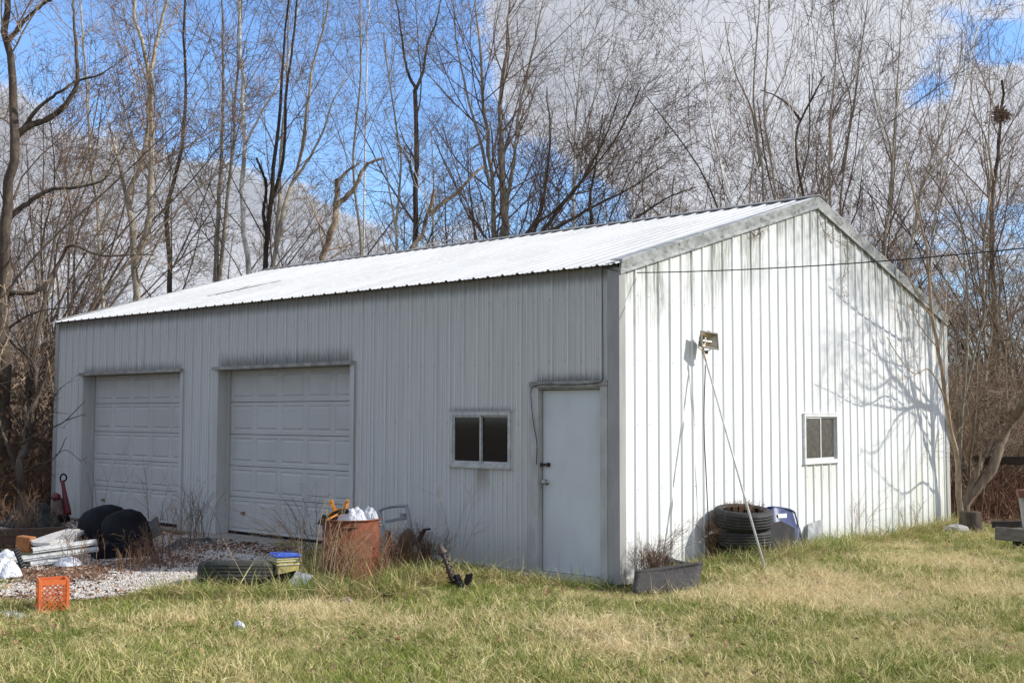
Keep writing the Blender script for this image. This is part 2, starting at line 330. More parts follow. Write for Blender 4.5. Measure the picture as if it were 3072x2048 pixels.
# ------------------------------------------------------------------ ground
def axis(lo, hi, a, b, fine, grow=1.13):
    c = list(np.arange(a, b+fine/2, fine)); s = fine
    while c[-1] < hi: s *= grow; c.append(c[-1]+s)
    s = fine
    while c[0] > lo: s *= grow; c.insert(0, c[0]-s)
    return np.array(c)
def inpoly(x, y, poly):
    r = np.zeros(x.shape, bool); n = len(poly)
    for i in range(n):
        x0, y0 = poly[i]; x1, y1 = poly[(i+1) % n]
        c = ((y0 > y) != (y1 > y)) & (x < (x1-x0)*(y-y0)/((y1-y0) or 1e-9)+x0); r ^= c
    return r
X = axis(-500, 500, -14, 8, 0.14); Y = axis(-500, 500, -10, 11, 0.14)
gx, gy = np.meshgrid(X, Y, indexing='ij'); nz = gz(gx, gy)
V = np.stack([gx, gy, nz], -1).reshape(-1, 3); a, b = gx.shape
idx = np.arange(a*b).reshape(a, b)
F = np.stack([idx[:-1, :-1], idx[1:, :-1], idx[1:, 1:], idx[:-1, 1:]], -1).reshape(-1, 4)
def ground_mat():
    m, nt, b = newmat('lawn_soil_and_litter')
    tc = nn(nt, 'ShaderNodeTexCoord'); o = tc.outputs['Object']
    sp = nn(nt, 'ShaderNodeSeparateXYZ'); nt.links.new(o, sp.inputs[0]); x, y, z = sp.outputs
    n1 = noise(nt, o, 0.8, 6, 0.6, 0.3); n2 = noise(nt, o, 22, 6, 0.7); n3 = noise(nt, o, 90, 4, 0.7)
    lawn = mixc(nt, maprange(nt, n1, 0.42, 0.6), (0.13, 0.13, 0.045), (0.30, 0.24, 0.12))
    lawn = mixc(nt, maprange(nt, n3, 0.45, 0.7), lawn, (0.10, 0.075, 0.035))
    lit = mixc(nt, maprange(nt, n2, 0.4, 0.62), (0.13, 0.075, 0.04), (0.05, 0.032, 0.02))
    lit = mixc(nt, maprange(nt, n3, 0.5, 0.72), lit, (0.20, 0.13, 0.075))
    wm = mth(nt, 'MAXIMUM', maprange(nt, mth(nt, 'ADD', y, n1), 9.2, 10.2), maprange(nt, mth(nt, 'ADD', x, n1), -6.3, -9.5, 0, 1))
    nt.links.new(mixc(nt, wm, lawn, lit), b.inputs['Base Color']); b.inputs['Roughness'].default_value = 1; b.inputs['Specular IOR Level'].default_value = 0.1
    bn = nn(nt, 'ShaderNodeBump'); bn.inputs['Strength'].default_value = 0.8; bn.inputs['Distance'].default_value = 0.03
    nt.links.new(n2, bn.inputs['Height']); nt.links.new(bn.outputs[0], b.inputs['Normal'])
    return m
g = quick(V, F, 'ground', ground_mat()); tag(g, kind='structure')
# gravel drive in front of the overhead doors
GP = [tuple(gnd(px, py)[:2]) for px, py in ((-60, 1745), (-60, 1800), (60, 1806), (150, 1814), (300, 1792), (450, 1770), (580, 1750), (720, 1722), (800, 1700), (880, 1668), (960, 1650))]+[(-4.2, -0.36), (-12.0, -0.36), (-12.3, -1.5), (-9.5, -2.3), (-7.2, -2.6)]
gpx = [p[0] for p in GP]; gpy = [p[1] for p in GP]
X = np.arange(min(gpx)-.2, max(gpx)+.2, 0.07); Y = np.arange(min(gpy)-.2, max(gpy)+.2, 0.07)
hx, hy = np.meshgrid(X, Y, indexing='ij')
jit = 0.12*np.sin(hx*5+hy*3)+0.08*np.sin(hx*13-hy*9)
ins = inpoly(hx+jit, hy+0.7*jit, GP)
idx = np.arange(hx.size).reshape(hx.shape)
F = np.stack([idx[:-1, :-1], idx[1:, :-1], idx[1:, 1:], idx[:-1, 1:]], -1).reshape(-1, 4)
keep = (ins[:-1, :-1] & ins[1:, :-1] & ins[1:, 1:] & ins[:-1, 1:]).ravel()
V = np.stack([hx, hy, gz(hx, hy)+0.008], -1).reshape(-1, 3)
m_gbase = M('gravel_bed', (0.50, 0.46, 0.42), (0.25, 0.20, 0.16), 14, 0.95, c3=(0.12, 0.08, 0.05), s3=2.2, bump=0.8, bscale=60)
tag(quick(V, F[keep], 'gravel_drive', m_gbase), kind='structure')

# ------------------------------------------------------------------ the metal shed
L, W, H = 12.19, 9.14, 3.36
P9 = 0.2286
def rib_profile(a, b, off=0.0, minor=.006):
    """break points (u, d): d = how far the sheet stands proud; main ribs every 9 in, two low ribs between"""
    pts = []
    k0 = int(math.floor((a-off)/P9))-1
    for k in range(k0, int((b-off)/P9)+2):
        c = off+k*P9
        for du, d in ((-.028, 0), (-.011, .019), (.011, .019), (.028, 0)): pts.append((c+du, d))
        for q in (1/3, 2/3):
            for du, d in ((-.013, 0), (-.005, minor), (.005, minor), (.013, 0)): pts.append((c+q*P9+du, d))
    pts.sort(); us = [p[0] for p in pts]; ds = [p[1] for p in pts]
    sel = [(u, d) for u, d in pts if a < u < b]
    return [(a, float(np.interp(a, us, ds)))]+sel+[(b, float(np.interp(b, us, ds)))], (us, ds)
def sheet(mb, a, b, topf, z0, holes, place, off=0.0, minor=.007):
    pr, (us, ds) = rib_profile(a, b, off, minor)
    cuts = sorted(set([u for u, _ in pr]+[h for H_ in holes for h in H_[:2] if a < h < b]))
    for u0, u1 in zip(cuts[:-1], cuts[1:]):
        if u1-u0 < 1e-6: continue
        d0, d1 = float(np.interp(u0, us, ds)), float(np.interp(u1, us, ds)); mid = (u0+u1)/2
        zs = [(z0, None)]
        hs = sorted([(h[2], h[3]) for h in holes if h[0] < mid < h[1]])
        cur = z0; spans = []
        for h0, h1 in hs:
            if h0 > cur: spans.append((cur, h0, False))
            cur = h1
        spans.append((cur, None, True))
        for lo, hi, top in spans:
            t0, t1 = (topf(u0), topf(u1)) if top else (hi, hi)
            if top and t0 <= lo: continue
            mb.add([place(u0, d0, lo), place(u1, d1, lo), place(u1, d1, t1), place(u0, d0, t0)], [(0, 1, 2, 3)])
shed = thing('metal_shed', 'large white ribbed metal shed with two overhead doors and a white gabled roof', 'shed')
G1 = (-11.22, -8.28, 0.0, 2.42); G2 = (-7.29, -4.32, 0.0, 2.42); WF = (-2.46, -1.54, 1.16, 1.77); DF = (-1.17, -0.20, 0.0, 2.07)
WG = (4.14, 5.08, 1.14, 1.765)
holesF = [G1, G2, WF, DF]
rz_ = lambda y: 3.365+0.298*(4.57-abs(y-4.57))                    # underside of roof over y
wfront = MB(); first = True
sheet_w = 4*P9
def placeF(u, d, z): return (u, -d, z)
wallF = None
def hinge(n): pass
# walls are parts, their steel sheets sub-parts
def wall_parent(name):
    o = bpy.data.objects.new(name, None); COL.objects.link(o); o.parent = shed; return o
wf = wall_parent('front_wall'); wg = wall_parent('gable_wall'); wb = wall_parent('rear_wall'); wl = wall_parent('far_gable_wall'); rf = wall_parent('roof')
u = -L
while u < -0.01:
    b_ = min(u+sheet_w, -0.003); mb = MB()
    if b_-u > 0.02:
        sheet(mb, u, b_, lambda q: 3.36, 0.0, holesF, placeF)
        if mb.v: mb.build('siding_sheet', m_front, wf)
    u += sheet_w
u = 0.0
while u < W-0.01:
    b_ = min(u+sheet_w, W); mb = MB()
    if b_-u > 0.02:
        sheet(mb, u, b_, lambda q: rz_(q)-0.02, 0.0, [WG], lambda q, d, z: (d, q, z), off=0.07, minor=.0028)
        mb.build('siding_sheet', m_gable, wg)
    u += sheet_w
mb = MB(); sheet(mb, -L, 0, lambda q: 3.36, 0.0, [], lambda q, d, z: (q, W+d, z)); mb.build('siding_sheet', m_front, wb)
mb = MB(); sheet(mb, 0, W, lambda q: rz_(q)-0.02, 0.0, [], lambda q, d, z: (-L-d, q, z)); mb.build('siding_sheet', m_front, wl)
# inner lining keeps the inside dark and gives the walls thickness
def lining(mb, a, b, z0, z1, holes, y0, y1, swap=False):
    us = sorted(set([a, b]+[h for q in holes for h in q[:2]]))
    for u0, u1 in zip(us[:-1], us[1:]):
        mid = (u0+u1)/2; cur = z0
        for h in sorted([(q[2], q[3]) for q in holes if q[0] < mid < q[1]]):
            if h[0] > cur: mb.box((u0, y0, cur), (u1, y1, h[0])) if not swap else mb.box((y0, u0, cur), (y1, u1, h[0]))
            cur = h[1]
        if cur < z1: mb.box((u0, y0, cur), (u1, y1, z1)) if not swap else mb.box((y0, u0, cur), (y1, u1, z1))
mb = MB(); lining(mb, -L+.02, -.02, 0.01, 3.34, holesF, 0.012, 0.15); mb.build('framing', m_dark, wf)
mb = MB(); lining(mb, .16, W-.02, 0.01, 3.33, [WG], -0.15, -0.012, True); mb.build('framing', m_dark, wg)
mb = MB(); mb.box((-L+.1, .2, .0), (-.1, W-.1, .012)); mb.build('slab_floor', m_conc, shed)
# roof sheets
RS = math.hypot(4.57+.1, 1.0*(.298*(4.57+.1)))
def roofp(side):
    def f(u, d, t):                                             # t along the slope from eave, d proud
        n = Vector((0, -.2856, .9583)); y = -.10+t*.9583; z = 3.375-.0298+t*.2856
        p = Vector((u, y, z))+n*d
        if side: p.y = W-p.y
        return tuple(p)
    return f
for side in (0, 1):
    u = -L-.05
    while u < 0.03:
        b_ = min(u+sheet_w, 0.045); mb = MB()
        if b_-u > .02:
            pr, _ = rib_profile(u, b_, 0.02); fp = roofp(side)
            n = len(pr); V = [fp(p, d+.012, 0) for p, d in pr]+[fp(p, d+.012, 4.855) for p, d in pr]+[fp(p, d+.008, 0) for p, d in pr]
            mb.add(V, [(i, i+1, n+i+1, n+i) for i in range(n-1)]+[(i, 2*n+i, 2*n+i+1, i+1) for i in range(n-1)])
            mb.build('roof_sheet', m_roof, rf)
        u += sheet_w
# soffit/sub-roof, ridge cap
mb = MB()
for side in (0, 1):
    q = roofp(side)
    mb.add([q(-L, -.035, .10), q(-.005, -.035, .10), q(-.005, -.035, 4.86), q(-L, -.035, 4.86), q(-L, .006, .10), q(-.005, .006, .10), q(-.005, .006, 4.86), q(-L, .006, 4.86)],
           [(0, 3, 2, 1), (4, 5, 6, 7), (0, 1, 5, 4), (1, 2, 6, 5), (3, 0, 4, 7)])
mb.build('purlin_deck', m_dark, rf)
mb = MB()
for sgn in (-1, 1):
    y0, y1 = 4.57, 4.57+sgn*.17
    mb.add([(-L-.08, y0, 4.785), (.07, y0, 4.785), (.07, y1, 4.785-.17*.298+.004), (-L-.08, y1, 4.785-.17*.298+.004), (-L-.08, y1, 4.785-.17*.298-.012), (.07, y1, 4.785-.17*.298-.012)], [(0, 1, 2, 3), (3, 2, 5, 4)])
mb.add([(.07, 4.40, 4.738), (.07, 4.57, 4.785), (.07, 4.74, 4.738), (.07, 4.57, 4.772)], [(0, 1, 3), (1, 2, 3)])
mb.build('ridge_cap', m_corner, rf)
# rake trims on the near gable (and the far one)
for xs, tx in ((0.0, 1), (-L, -1)):
    for sgn in (-1, 1):
        mb = MB()
        yA, yB = (-.02, 4.57) if sgn < 0 else (W+.02, 4.57)
        zt = lambda y: 3.415+0.291*(4.57-abs(y-4.57))
        prof = [(0.020, -.150), (0.046, -.150), (0.046, -.118), (0.036, -.112), (0.062, 0.0), (0.062, .010), (-0.10, .016), (-0.10, .006), (.02, 0)]
        n = len(prof)
        V = [(xs+tx*(dx+.004), yA, zt(yA)+dz) for dx, dz in prof]+[(xs+tx*(dx+.004), yB, zt(yB)+dz) for dx, dz in prof]
        mb.add(V, [(i, (i+1) % n, (i+1) % n+n, i+n) for i in range(n)]+[tuple(range(n-1, -1, -1))])
        mb.build('rake_trim', m_rake, rf)
# corner, base and opening trims
mb = MB(); mb.box((-.125, -.030, -.03), (.030, -.0225, 3.33)); mb.box((.0225, -.0225, -.03), (.030, .085, 3.29)); mb.build('corner_trim', m_corner, shed)
mb = MB(); mb.box((-.02, W-.10, 0), (.028, W+.03, 3.25)); mb.build('corner_trim', m_trim, shed)
mb = MB(); mb.box((-L-.03, -.030, -.02), (-L+.09, -.0225, 3.33)); mb.box((-L-.03, -.0225, -.02), (-L-.0225, .09, 3.33)); mb.build('corner_trim', m_corner, shed)
mb = MB()
for a0, a1 in ((-L, G1[0]-.08), (G1[1]+.08, G2[0]-.08), (G2[1]+.08, DF[0]-.06)):
    mb = MB(); mb.box((a0, -.026, -.055), (a1, .004, .012)); mb.build('base_trim', m_corner, wf)
mb = MB(); mb.box((-.004, .09, -.04), (.027, W-.1, .012)); mb.build('base_trim', m_trim, wg)
mb = MB(); mb.box((-L+.02, -.005, -.35), (-.03, .14, .005)); mb.box((-.15, .16, -.35), (-.008, W-.02, .005)); mb.build('footing', m_conc, shed)

# overhead doors
def overhead(G, label, stain):
    x0, x1, _, zt = G; yd = 0.18
    d = bpy.data.objects.new('overhead_door', None); COL.objects.link(d); d.parent = shed; d.location = ((x0+x1)/2, yd, 0); d['label'] = label
    inv = Matrix.Translation((-(x0+x1)/2, -yd, 0))
    rows = [0.012, 0.552, 1.002, 1.464, 1.936, zt-.01]
    pitch = 0.585; xs0 = x0+0.085
    for r_ in range(5):
        a_, b_ = rows[r_], rows[r_+1]; mb = MB()
        wpan = .500; panels = []
        for c in range(5):
            pa = xs0+c*pitch; panels.append((pa, min(pa+wpan, x1-.03)))
        za, zb = a_+.055, b_-.055
        # face with raised panels: build a grid of strips
        us = [x0-.02]
        for pa, pb in panels: us += [pa, pb]
        us.append(x1+.02)
        def q(ua, ub, z0_, z1_, d0=0.0): mb.add([(ua, yd-d0, z0_), (ub, yd-d0, z0_), (ub, yd-d0, z1_), (ua, yd-d0, z1_)], [(0, 1, 2, 3)])
        q(us[0], us[-1], a_+.004, za); q(us[0], us[-1], zb, b_-.004)
        for i in range(0, len(us)-1, 2): q(us[i], us[i+1], za, zb)
        for pa, pb in panels:                                   # recessed groove then raised field
            rings = [(0, 0), (.010, -.008), (.026, -.008), (.044, .002)]
            prev = None
            for ins_, d_ in rings:
                cur = [(pa+ins_, yd-d_, za+ins_), (pb-ins_, yd-d_, za+ins_), (pb-ins_, yd-d_, zb-ins_), (pa+ins_, yd-d_, zb-ins_)]
                if prev: mb.add(prev+cur, [(0, 1, 5, 4), (1, 2, 6, 5), (2, 3, 7, 6), (3, 0, 4, 7)])
                prev = cur
            mb.add(prev, [(0, 1, 2, 3)])
        mb.add([(us[0], yd, b_-.004), (us[-1], yd, b_-.004), (us[-1], yd+.02, b_-.004), (us[0], yd+.02, b_-.004)], [(0, 1, 2, 3)])
        mb.add([(us[0], yd, a_+.004), (us[-1], yd, a_+.004), (us[-1], yd+.02, a_+.004), (us[0], yd+.02, a_+.004)], [(0, 1, 2, 3)])
        mb.v = [v+np.array([-(x0+x1)/2, -yd, 0]) for v in mb.v]
        mb.build('door_section', m_garage, d)
    mb = MB(); mb.box((x0-.02, yd+.022, 0), (x1+.02, yd+.04, zt)); mb.v = [v+np.array([-(x0+x1)/2, -yd, 0]) for v in mb.v]; mb.build('door_back', m_dark, d)
    # frame: reveals, hood and face trim
    fr = MB(); fr.box((x0-.085, -.032, 0), (x0-.003, -.023, zt+.02)); fr.box((x0-.003, -.032, 0), (x0+.005, yd-.03, zt-.01))
    fr.box((x0+.0055, yd-.045, 0), (x0+.04, yd-.006, zt-.02)); fr.build('door_jamb', m_jamb, shed)
    fr = MB(); fr.box((x1+.003, -.032, 0), (x1+.075, -.023, zt+.02)); fr.box((x1-.005, -.032, 0), (x1+.003, yd-.03, zt-.01)); fr.build('door_jamb', m_jamb, shed)
    hd = MB(); hd.prism([(x0-.10, zt-.012), (x1+.07, zt-.012), (x1+.07, zt+.035), (x0-.10, zt+.035)], -.075, .0); hd.box((x0, 0, zt-.02), (x1, yd+.0, zt-.006))
    hd.build('door_hood', m_hood, shed)
_ov = overhead
def overhead(G, label, stain):
    _ov(G, label, stain)
    x0, x1 = G[0], G[1]
    d = [c for c in shed.children if c.name.startswith('overhead_door')][-1] if False else next(c for c in shed.children if c.get('label') == label)
    cx = x0+.40-(x0+x1)/2; mb = MB(); mb.box((cx-.03, -.022, .30), (cx+.03, -.004, .34)); mb.box((cx-.055, -.030, .312), (cx+.055, -.0225, .326)); mb.build('lock_handle', M('rusty_handle', (.22, .12, .06), (.12, .08, .05), 30, .6) if 'rusty_handle' not in bpy.data.materials else bpy.data.materials['rusty_handle'], d)
    mb = MB(); mb.box((-(x1-x0)/2, -.012, .0105), ((x1-x0)/2, -.001, .05)); mb.build('bottom_seal', m_blackp, d)
overhead(G1, 'white panelled overhead door nearest the far corner', 0)
overhead(G2, 'white panelled overhead door nearer the entry door', 0)
ap = MB(); ap.box((-7.6, -.34, -.2), (-4.05, .19, .010)); tag(ap.build('concrete_apron', m_conc, shed, bevel=.01), kind=None)

# entry door
ed = bpy.data.objects.new('entry_door', None); COL.objects.link(ed); ed.parent = shed
mb = MB(); mb.box((-1.09, .045, .012), (-.235, .09, 2.03)); mb.build('door_leaf', m_door, ed, bevel=.004)
mb = MB(); mb.box((-1.235, -.034, -.06), (-1.155, -.022, 2.055)); mb.box((-1.154, -.034, -.06), (-1.100, .10, 2.055)); mb.build('door_jamb', m_trim, ed)
mb = MB(); mb.box((-.228, -.034, -.02), (-.19, .10, 2.055)); mb.box((-.189, -.034, -.02), (-.130, -.022, 2.055)); mb.build('door_jamb', m_trim, ed)
mb = MB(); mb.box((-1.235, -.036, 2.056), (-.130, -.018, 2.125)); mb.box((-1.098, -.017, 2.036), (-.229, .10, 2.056)); mb.build('door_header', m_hood, ed)
mb = MB(); mb.box((-1.12, -.03, -.06), (-.13, .06, .008)); mb.build('threshold', m_alu, ed)
mb = MB(); mb.lathe([(0, 0), (.032, 0), (.032, .008), (.012, .012), (.012, .035), (.028, .045), (.033, .062), (.026, .078), (0, .082)], 20, Matrix.Translation((-1.03, .045, 1.0)) @ Matrix.Rotation(R(90), 4, 'X')); mb.build('door_knob', m_steel, ed, True)
mb = MB(); mb.box((-1.135, .005, 1.175), (-1.085, .045, 1.215)); mb.box((-1.12, .018, 1.182), (-.985, .044, 1.21)); mb.box((-1.0, .0, 1.172), (-.985, .04, 1.220)); mb.build('hasp', M('rusty_hasp', (0.06, .03, .02), (.03, .02, .015), 30, .7), ed)
# windows
def window(name, u0, u1, z0, z1, place, glassm, sill_m=m_alu):
    wn = bpy.data.objects.new('window', None); COL.objects.link(wn); wn.parent = shed
    def bx(mb, a, b, d0, d1, za, zb):
        P = [place(u_, d_, z_) for z_ in (za, zb) for (u_, d_) in ((a, d0), (b, d0), (b, d1), (a, d1))]
        mb.add(P, [(0, 1, 2, 3), (7, 6, 5, 4), (0, 4, 5, 1), (1, 5, 6, 2), (2, 6, 7, 3), (3, 7, 4, 0)])
    mb = MB(); t = .034
    bx(mb, u0-.02, u0+t-.02, -.03, .036, z0-.01, z1+.01); bx(mb, u1-t+.02, u1+.02, -.03, .036, z0-.01, z1+.01)
    bx(mb, u0+t-.019, u1-t+.019, -.03, .034, z1-.022, z1+.012); bx(mb, u0+t-.019, u1-t+.019, -.03, .034, z0-.012, z0+.025)
    bx(mb, u0-.035, u1+.035, -.0, .042, z0-.030, z0-.013); bx(mb, u0-.03, u1+.03, 0, .038, z1+.013, z1+.024)
    mb.build('window_frame', sill_m, wn)
    c = (u0+u1)/2
    for i, (a, b, d) in enumerate(((u0+.015, c+.010, .006), (c-.010, u1-.015, -.014))):
        mb = MB(); f = .022
        bx(mb, a, a+f, d-.012, d+.012, z0+.026, z1-.024); bx(mb, b-f, b, d-.012, d+.012, z0+.026, z1-.024)
        bx(mb, a+f, b-f, d-.011, d+.011, z0+.026, z0+.026+f); bx(mb, a+f, b-f, d-.011, d+.011, z1-.024-f, z1-.024)
        mb.build('sash', sill_m, wn)
        mb = MB(); bx(mb, a+f-.004, b-f+.004, d-.003, d+.001, z0+.05, z1-.048); mb.build('pane', glassm, wn)
window('w', WF[0], WF[1], WF[2], WF[3], lambda u_, d_, z_: (u_, -d_, z_), m_glass)
window('w', WG[0], WG[1], WG[2], WG[3], lambda u_, d_, z_: (d_, u_, z_), m_dglass, M('white_window_frame', (.72, .72, .70), (.6, .6, .58), 12, .5))
# screws on the ribs
mb = MB(); rs = random.Random(3)
def screw(P, n):
    n = Vector(n); q = n.to_track_quat('Z', 'Y').to_matrix().to_4x4(); mb.lathe([(0.007, 0), (.007, .003), (0, .005)], 6, Matrix.Translation(P) @ q)
for zrow in (0.25, 0.95, 1.65, 2.35, 3.05):
    k = -L+.1
    for k in np.arange(0, 53):
        x_ = -k*P9-.045
        if x_ < -L+.1 or any(h[0]-.03 < x_ < h[1]+.03 and h[2]-.06 < zrow < h[3]+.06 for h in holesF): continue
        screw((x_, -.001, zrow+rs.uniform(-.012, .012)), (0, -1, 0))
tag(mb.build('screw_heads', m_screw, wf), kind='stuff')
mb = MB()
for zrow in (0.25, 0.95, 1.65, 2.35, 3.05, 3.75, 4.3):
    for k in range(40):
        y_ = .07+k*P9+.045
        if y_ > W-.1 or zrow > rz_(y_)-.25 or (WG[0]-.05 < y_ < WG[1]+.05 and WG[2]-.05 < zrow < WG[3]+.05): continue
        screw((.001, y_, zrow+rs.uniform(-.012, .012)), (1, 0, 0))
tag(mb.build('screw_heads', m_screw, wg), kind='stuff')
mb = MB(); fp = roofp(0)
for k in range(54):
    for t in (.25, 1.0, 1.8, 2.6, 3.4, 4.3):
        P = fp(.02-k*P9-.04, .013, t+rs.uniform(-.03, .03)); screw(P, (0, -.2856, .9583))
tag(mb.build('screw_heads', m_screw, rf), kind='stuff')

exec_after = True
# ------------------------------------------------------------------ plants: bare trees from vectorised branching
def resample(poly, n):
    P = np.asarray(poly, float)
    if len(P) > 2:                                              # Catmull-Rom
        Q = np.vstack([2*P[0]-P[1], P, 2*P[-1]-P[-2]]); out = []
        for i in range(1, len(Q)-2):
            for t in np.linspace(0, 1, 6, endpoint=False):
                out.append(.5*((2*Q[i])+(-Q[i-1]+Q[i+1])*t+(2*Q[i-1]-5*Q[i]+4*Q[i+1]-Q[i+2])*t*t+(-Q[i-1]+3*Q[i]-3*Q[i+1]+Q[i+2])*t**3))
        out.append(P[-1]); P = np.array(out)
    s = np.r_[0, np.cumsum(np.linalg.norm(np.diff(P, axis=0), axis=1))]
    return np.stack([np.interp(np.linspace(0, s[-1], n), s, P[:, k]) for k in range(3)], -1)
def unit(v): return v/(np.linalg.norm(v, axis=-1, keepdims=True)+1e-9)
def grow(rng, P, Rr, n, t0, t1, ang, ln, npts, wob, up, rr, minlen=.1, rmin=.003, out=None):
    B, m, _ = P.shape
    Lp = np.linalg.norm(np.diff(P, axis=1), axis=2).sum(1)
    pi = rng.choice(B, n, p=Lp/Lp.sum()); t = t0+(t1-t0)*rng.random(n)
    f = t*(m-1); i = np.minimum(f.astype(int), m-2); w_ = (f-i)[:, None]
    p0 = P[pi, i]*(1-w_)+P[pi, i+1]*w_; tan = unit(P[pi, i+1]-P[pi, i]); r0 = Rr[pi, i]*(1-w_[:, 0])+Rr[pi, i+1]*w_[:, 0]
    perp = unit(np.cross(tan, rng.normal(size=(n, 3)))); a = np.radians(rng.uniform(ang[0], ang[1], n))[:, None]
    d = np.cos(a)*tan+np.sin(a)*perp
    length = np.maximum(minlen, (ln if np.isscalar(ln) else ln(t))*(Lp[pi] if B > 1 or np.isscalar(ln) else 1)*rng.uniform(.6, 1.25, n))
    st = (length/(npts-1))[:, None]
    pts = [p0]; 
    for k in range(npts-1):
        pts.append(pts[-1]+d*st); d = unit(d+rng.normal(size=(n, 3))*wob+np.array([0, 0, up]))
    Q = np.stack(pts, 1); rb = np.clip(r0*rr, rmin, None)
    Rq = rb[:, None]*np.linspace(1, .35, npts)[None]; return Q, np.maximum(Rq, rmin*.7)
def tubes(sets):
    Vs, Fs, o = [], [], 0
    for P, Rr, k in sets:
        B, n, _ = P.shape; T = unit(np.gradient(P, axis=1))
        ref = np.broadcast_to(unit(np.array([[.31, .77, .55]])), (B, 3))[:, None]
        u_ = unit(np.cross(T, ref)); v_ = np.cross(T, u_)
        if k == 2:
            ring = np.stack([P-Rr[..., None]*u_, P+Rr[..., None]*u_], 2)
            V = ring.reshape(-1, 3); idx = np.arange(B*n*2).reshape(B, n, 2)
            F = np.stack([idx[:, :-1, 0], idx[:, :-1, 1], idx[:, 1:, 1], idx[:, 1:, 0]], -1).reshape(-1, 4)
        else:
            a = 2*np.pi*np.arange(k)/k
            ring = P[:, :, None]+Rr[..., None, None]*(np.cos(a)[None, None, :, None]*u_[:, :, None]+np.sin(a)[None, None, :, None]*v_[:, :, None])
            V = ring.reshape(-1, 3); idx = np.arange(B*n*k).reshape(B, n, k); j2 = np.roll(idx, -1, 2)
            F = np.stack([idx[:, :-1], j2[:, :-1], j2[:, 1:], idx[:, 1:]], -1).reshape(-1, 4)
        Vs.append(V); Fs.append(F+o); o += len(V)
    return np.concatenate(Vs), np.concatenate(Fs)
def stems_of(paths, n=16, wig=0.0):
    P = np.stack([resample(p, n) for p, _, _ in paths])
    if wig:
        rw = np.random.default_rng(int(abs(P.sum())*1000) % 99991)
        for i_, (p_, r0_, r1_) in enumerate(paths):
            q_ = rw.normal(size=(n, 3))*wig*r0_*np.array([1, 1, .6]); q_[0] = 0; P[i_] += q_
    Rr = np.stack([r0+(r1-r0)*np.linspace(0, 1, n)**.8 for _, r0, r1 in paths]); return P, Rr
KIND = {  # per level: count, t0, t1, angle, length factor, npts, wobble, up, radius factor, sides
    'tall':   [(24, .28, .98, (25, 50), .26, 9, .09, .06, .32, 5), (170, .15, .98, (28, 60), .36, 6, .13, .04, .55, 4), (950, .1, 1, (25, 65), .42, 4, .16, .02, .6, 3), (1900, .1, 1, (25, 60), .5, 3, .18, .02, .7, 2)],
    'snag':   [(5, .45, .95, (30, 70), .16, 6, .12, .05, .35, 4), (24, .2, 1, (30, 60), .5, 4, .15, .02, .5, 3)],
    'sapling': [(22, .12, .97, (20, 38), .34, 9, .045, .07, .42, 4), (170, .1, .98, (28, 50), .34, 6, .07, .05, .6, 3), (560, .15, 1, (30, 50), .34, 4, .09, .04, .7, 2)],
    'shrub':  [(60, .1, .95, (25, 55), .42, 7, .13, .06, .55, 4), (420, .1, 1, (25, 60), .42, 5, .16, .03, .65, 3), (1900, .1, 1, (25, 60), .45, 3, .18, .0, .7, 2)],
    'dense':  [(40, .15, .98, (22, 50), .30, 8, .10, .06, .4, 5), (300, .1, .98, (25, 55), .36, 6, .13, .04, .55, 3), (1700, .1, 1, (25, 60), .42, 4, .16, .03, .6, 2), (2100, .1, 1, (25, 60), .5, 3, .18, .02, .7, 2)],
    'oak':    [(26, .15, .98, (30, 70), .30, 9, .16, .03, .28, 5), (220, .1, .98, (30, 70), .42, 6, .2, .01, .55, 4), (1300, .1, 1, (30, 70), .45, 4, .22, .0, .6, 3), (3600, .1, 1, (30, 70), .5, 3, .24, .0, .7, 2)],
    'sparse': [(22, .35, .98, (25, 50), .24, 8, .09, .05, .45, 4), (110, .15, .98, (28, 60), .36, 6, .12, .04, .55, 3), (620, .1, 1, (25, 60), .42, 4, .15, .02, .65, 2)],
}
def plant_mesh(seed, stems, kind, rmin=.0035, scale=1.0):
    rng = np.random.default_rng(seed); P, Rr = stems
    sets = [(P, Rr, 8)]; cur = (P, Rr); crown = []
    for (n, t0, t1, ang, ln, npts, wob, up, rr, k) in KIND[kind]:
        Q, Rq = grow(rng, cur[0], cur[1], int(n*scale), t0, t1, ang, ln, npts, wob, up, rr, rmin=rmin)
        crown.append((Q, Rq, k)); cur = (Q, Rq)
    return tubes(sets), tubes(crown)
def rawmesh(V, F, name, mat):
    me = quick(V, F, None, mat) if False else None
    me = bpy.data.meshes.new(name); V = np.asarray(V, np.float32); F = np.asarray(F, np.int32)
    me.vertices.add(len(V)); me.vertices.foreach_set('co', V.ravel()); me.loops.add(F.size); me.loops.foreach_set('vertex_index', F.ravel())
    me.polygons.add(len(F)); me.polygons.foreach_set('loop_start', np.arange(0, F.size, 4, dtype=np.int32)); me.polygons.foreach_set('use_smooth', np.full(len(F), True))
    me.update(calc_edges=True); me.materials.append(mat); return me
TRIS = [0]
def plant(name, label, cat, loc, meshes, group=None, rz=0, sc=1.0, parts=('trunk', 'crown')):
    t = thing(name, label, cat, loc, rz, group); t.scale = (sc, sc, sc)
    for nm, me in zip(parts, meshes):
        o = bpy.data.objects.new(nm, me); COL.objects.link(o); o.parent = t
    return t
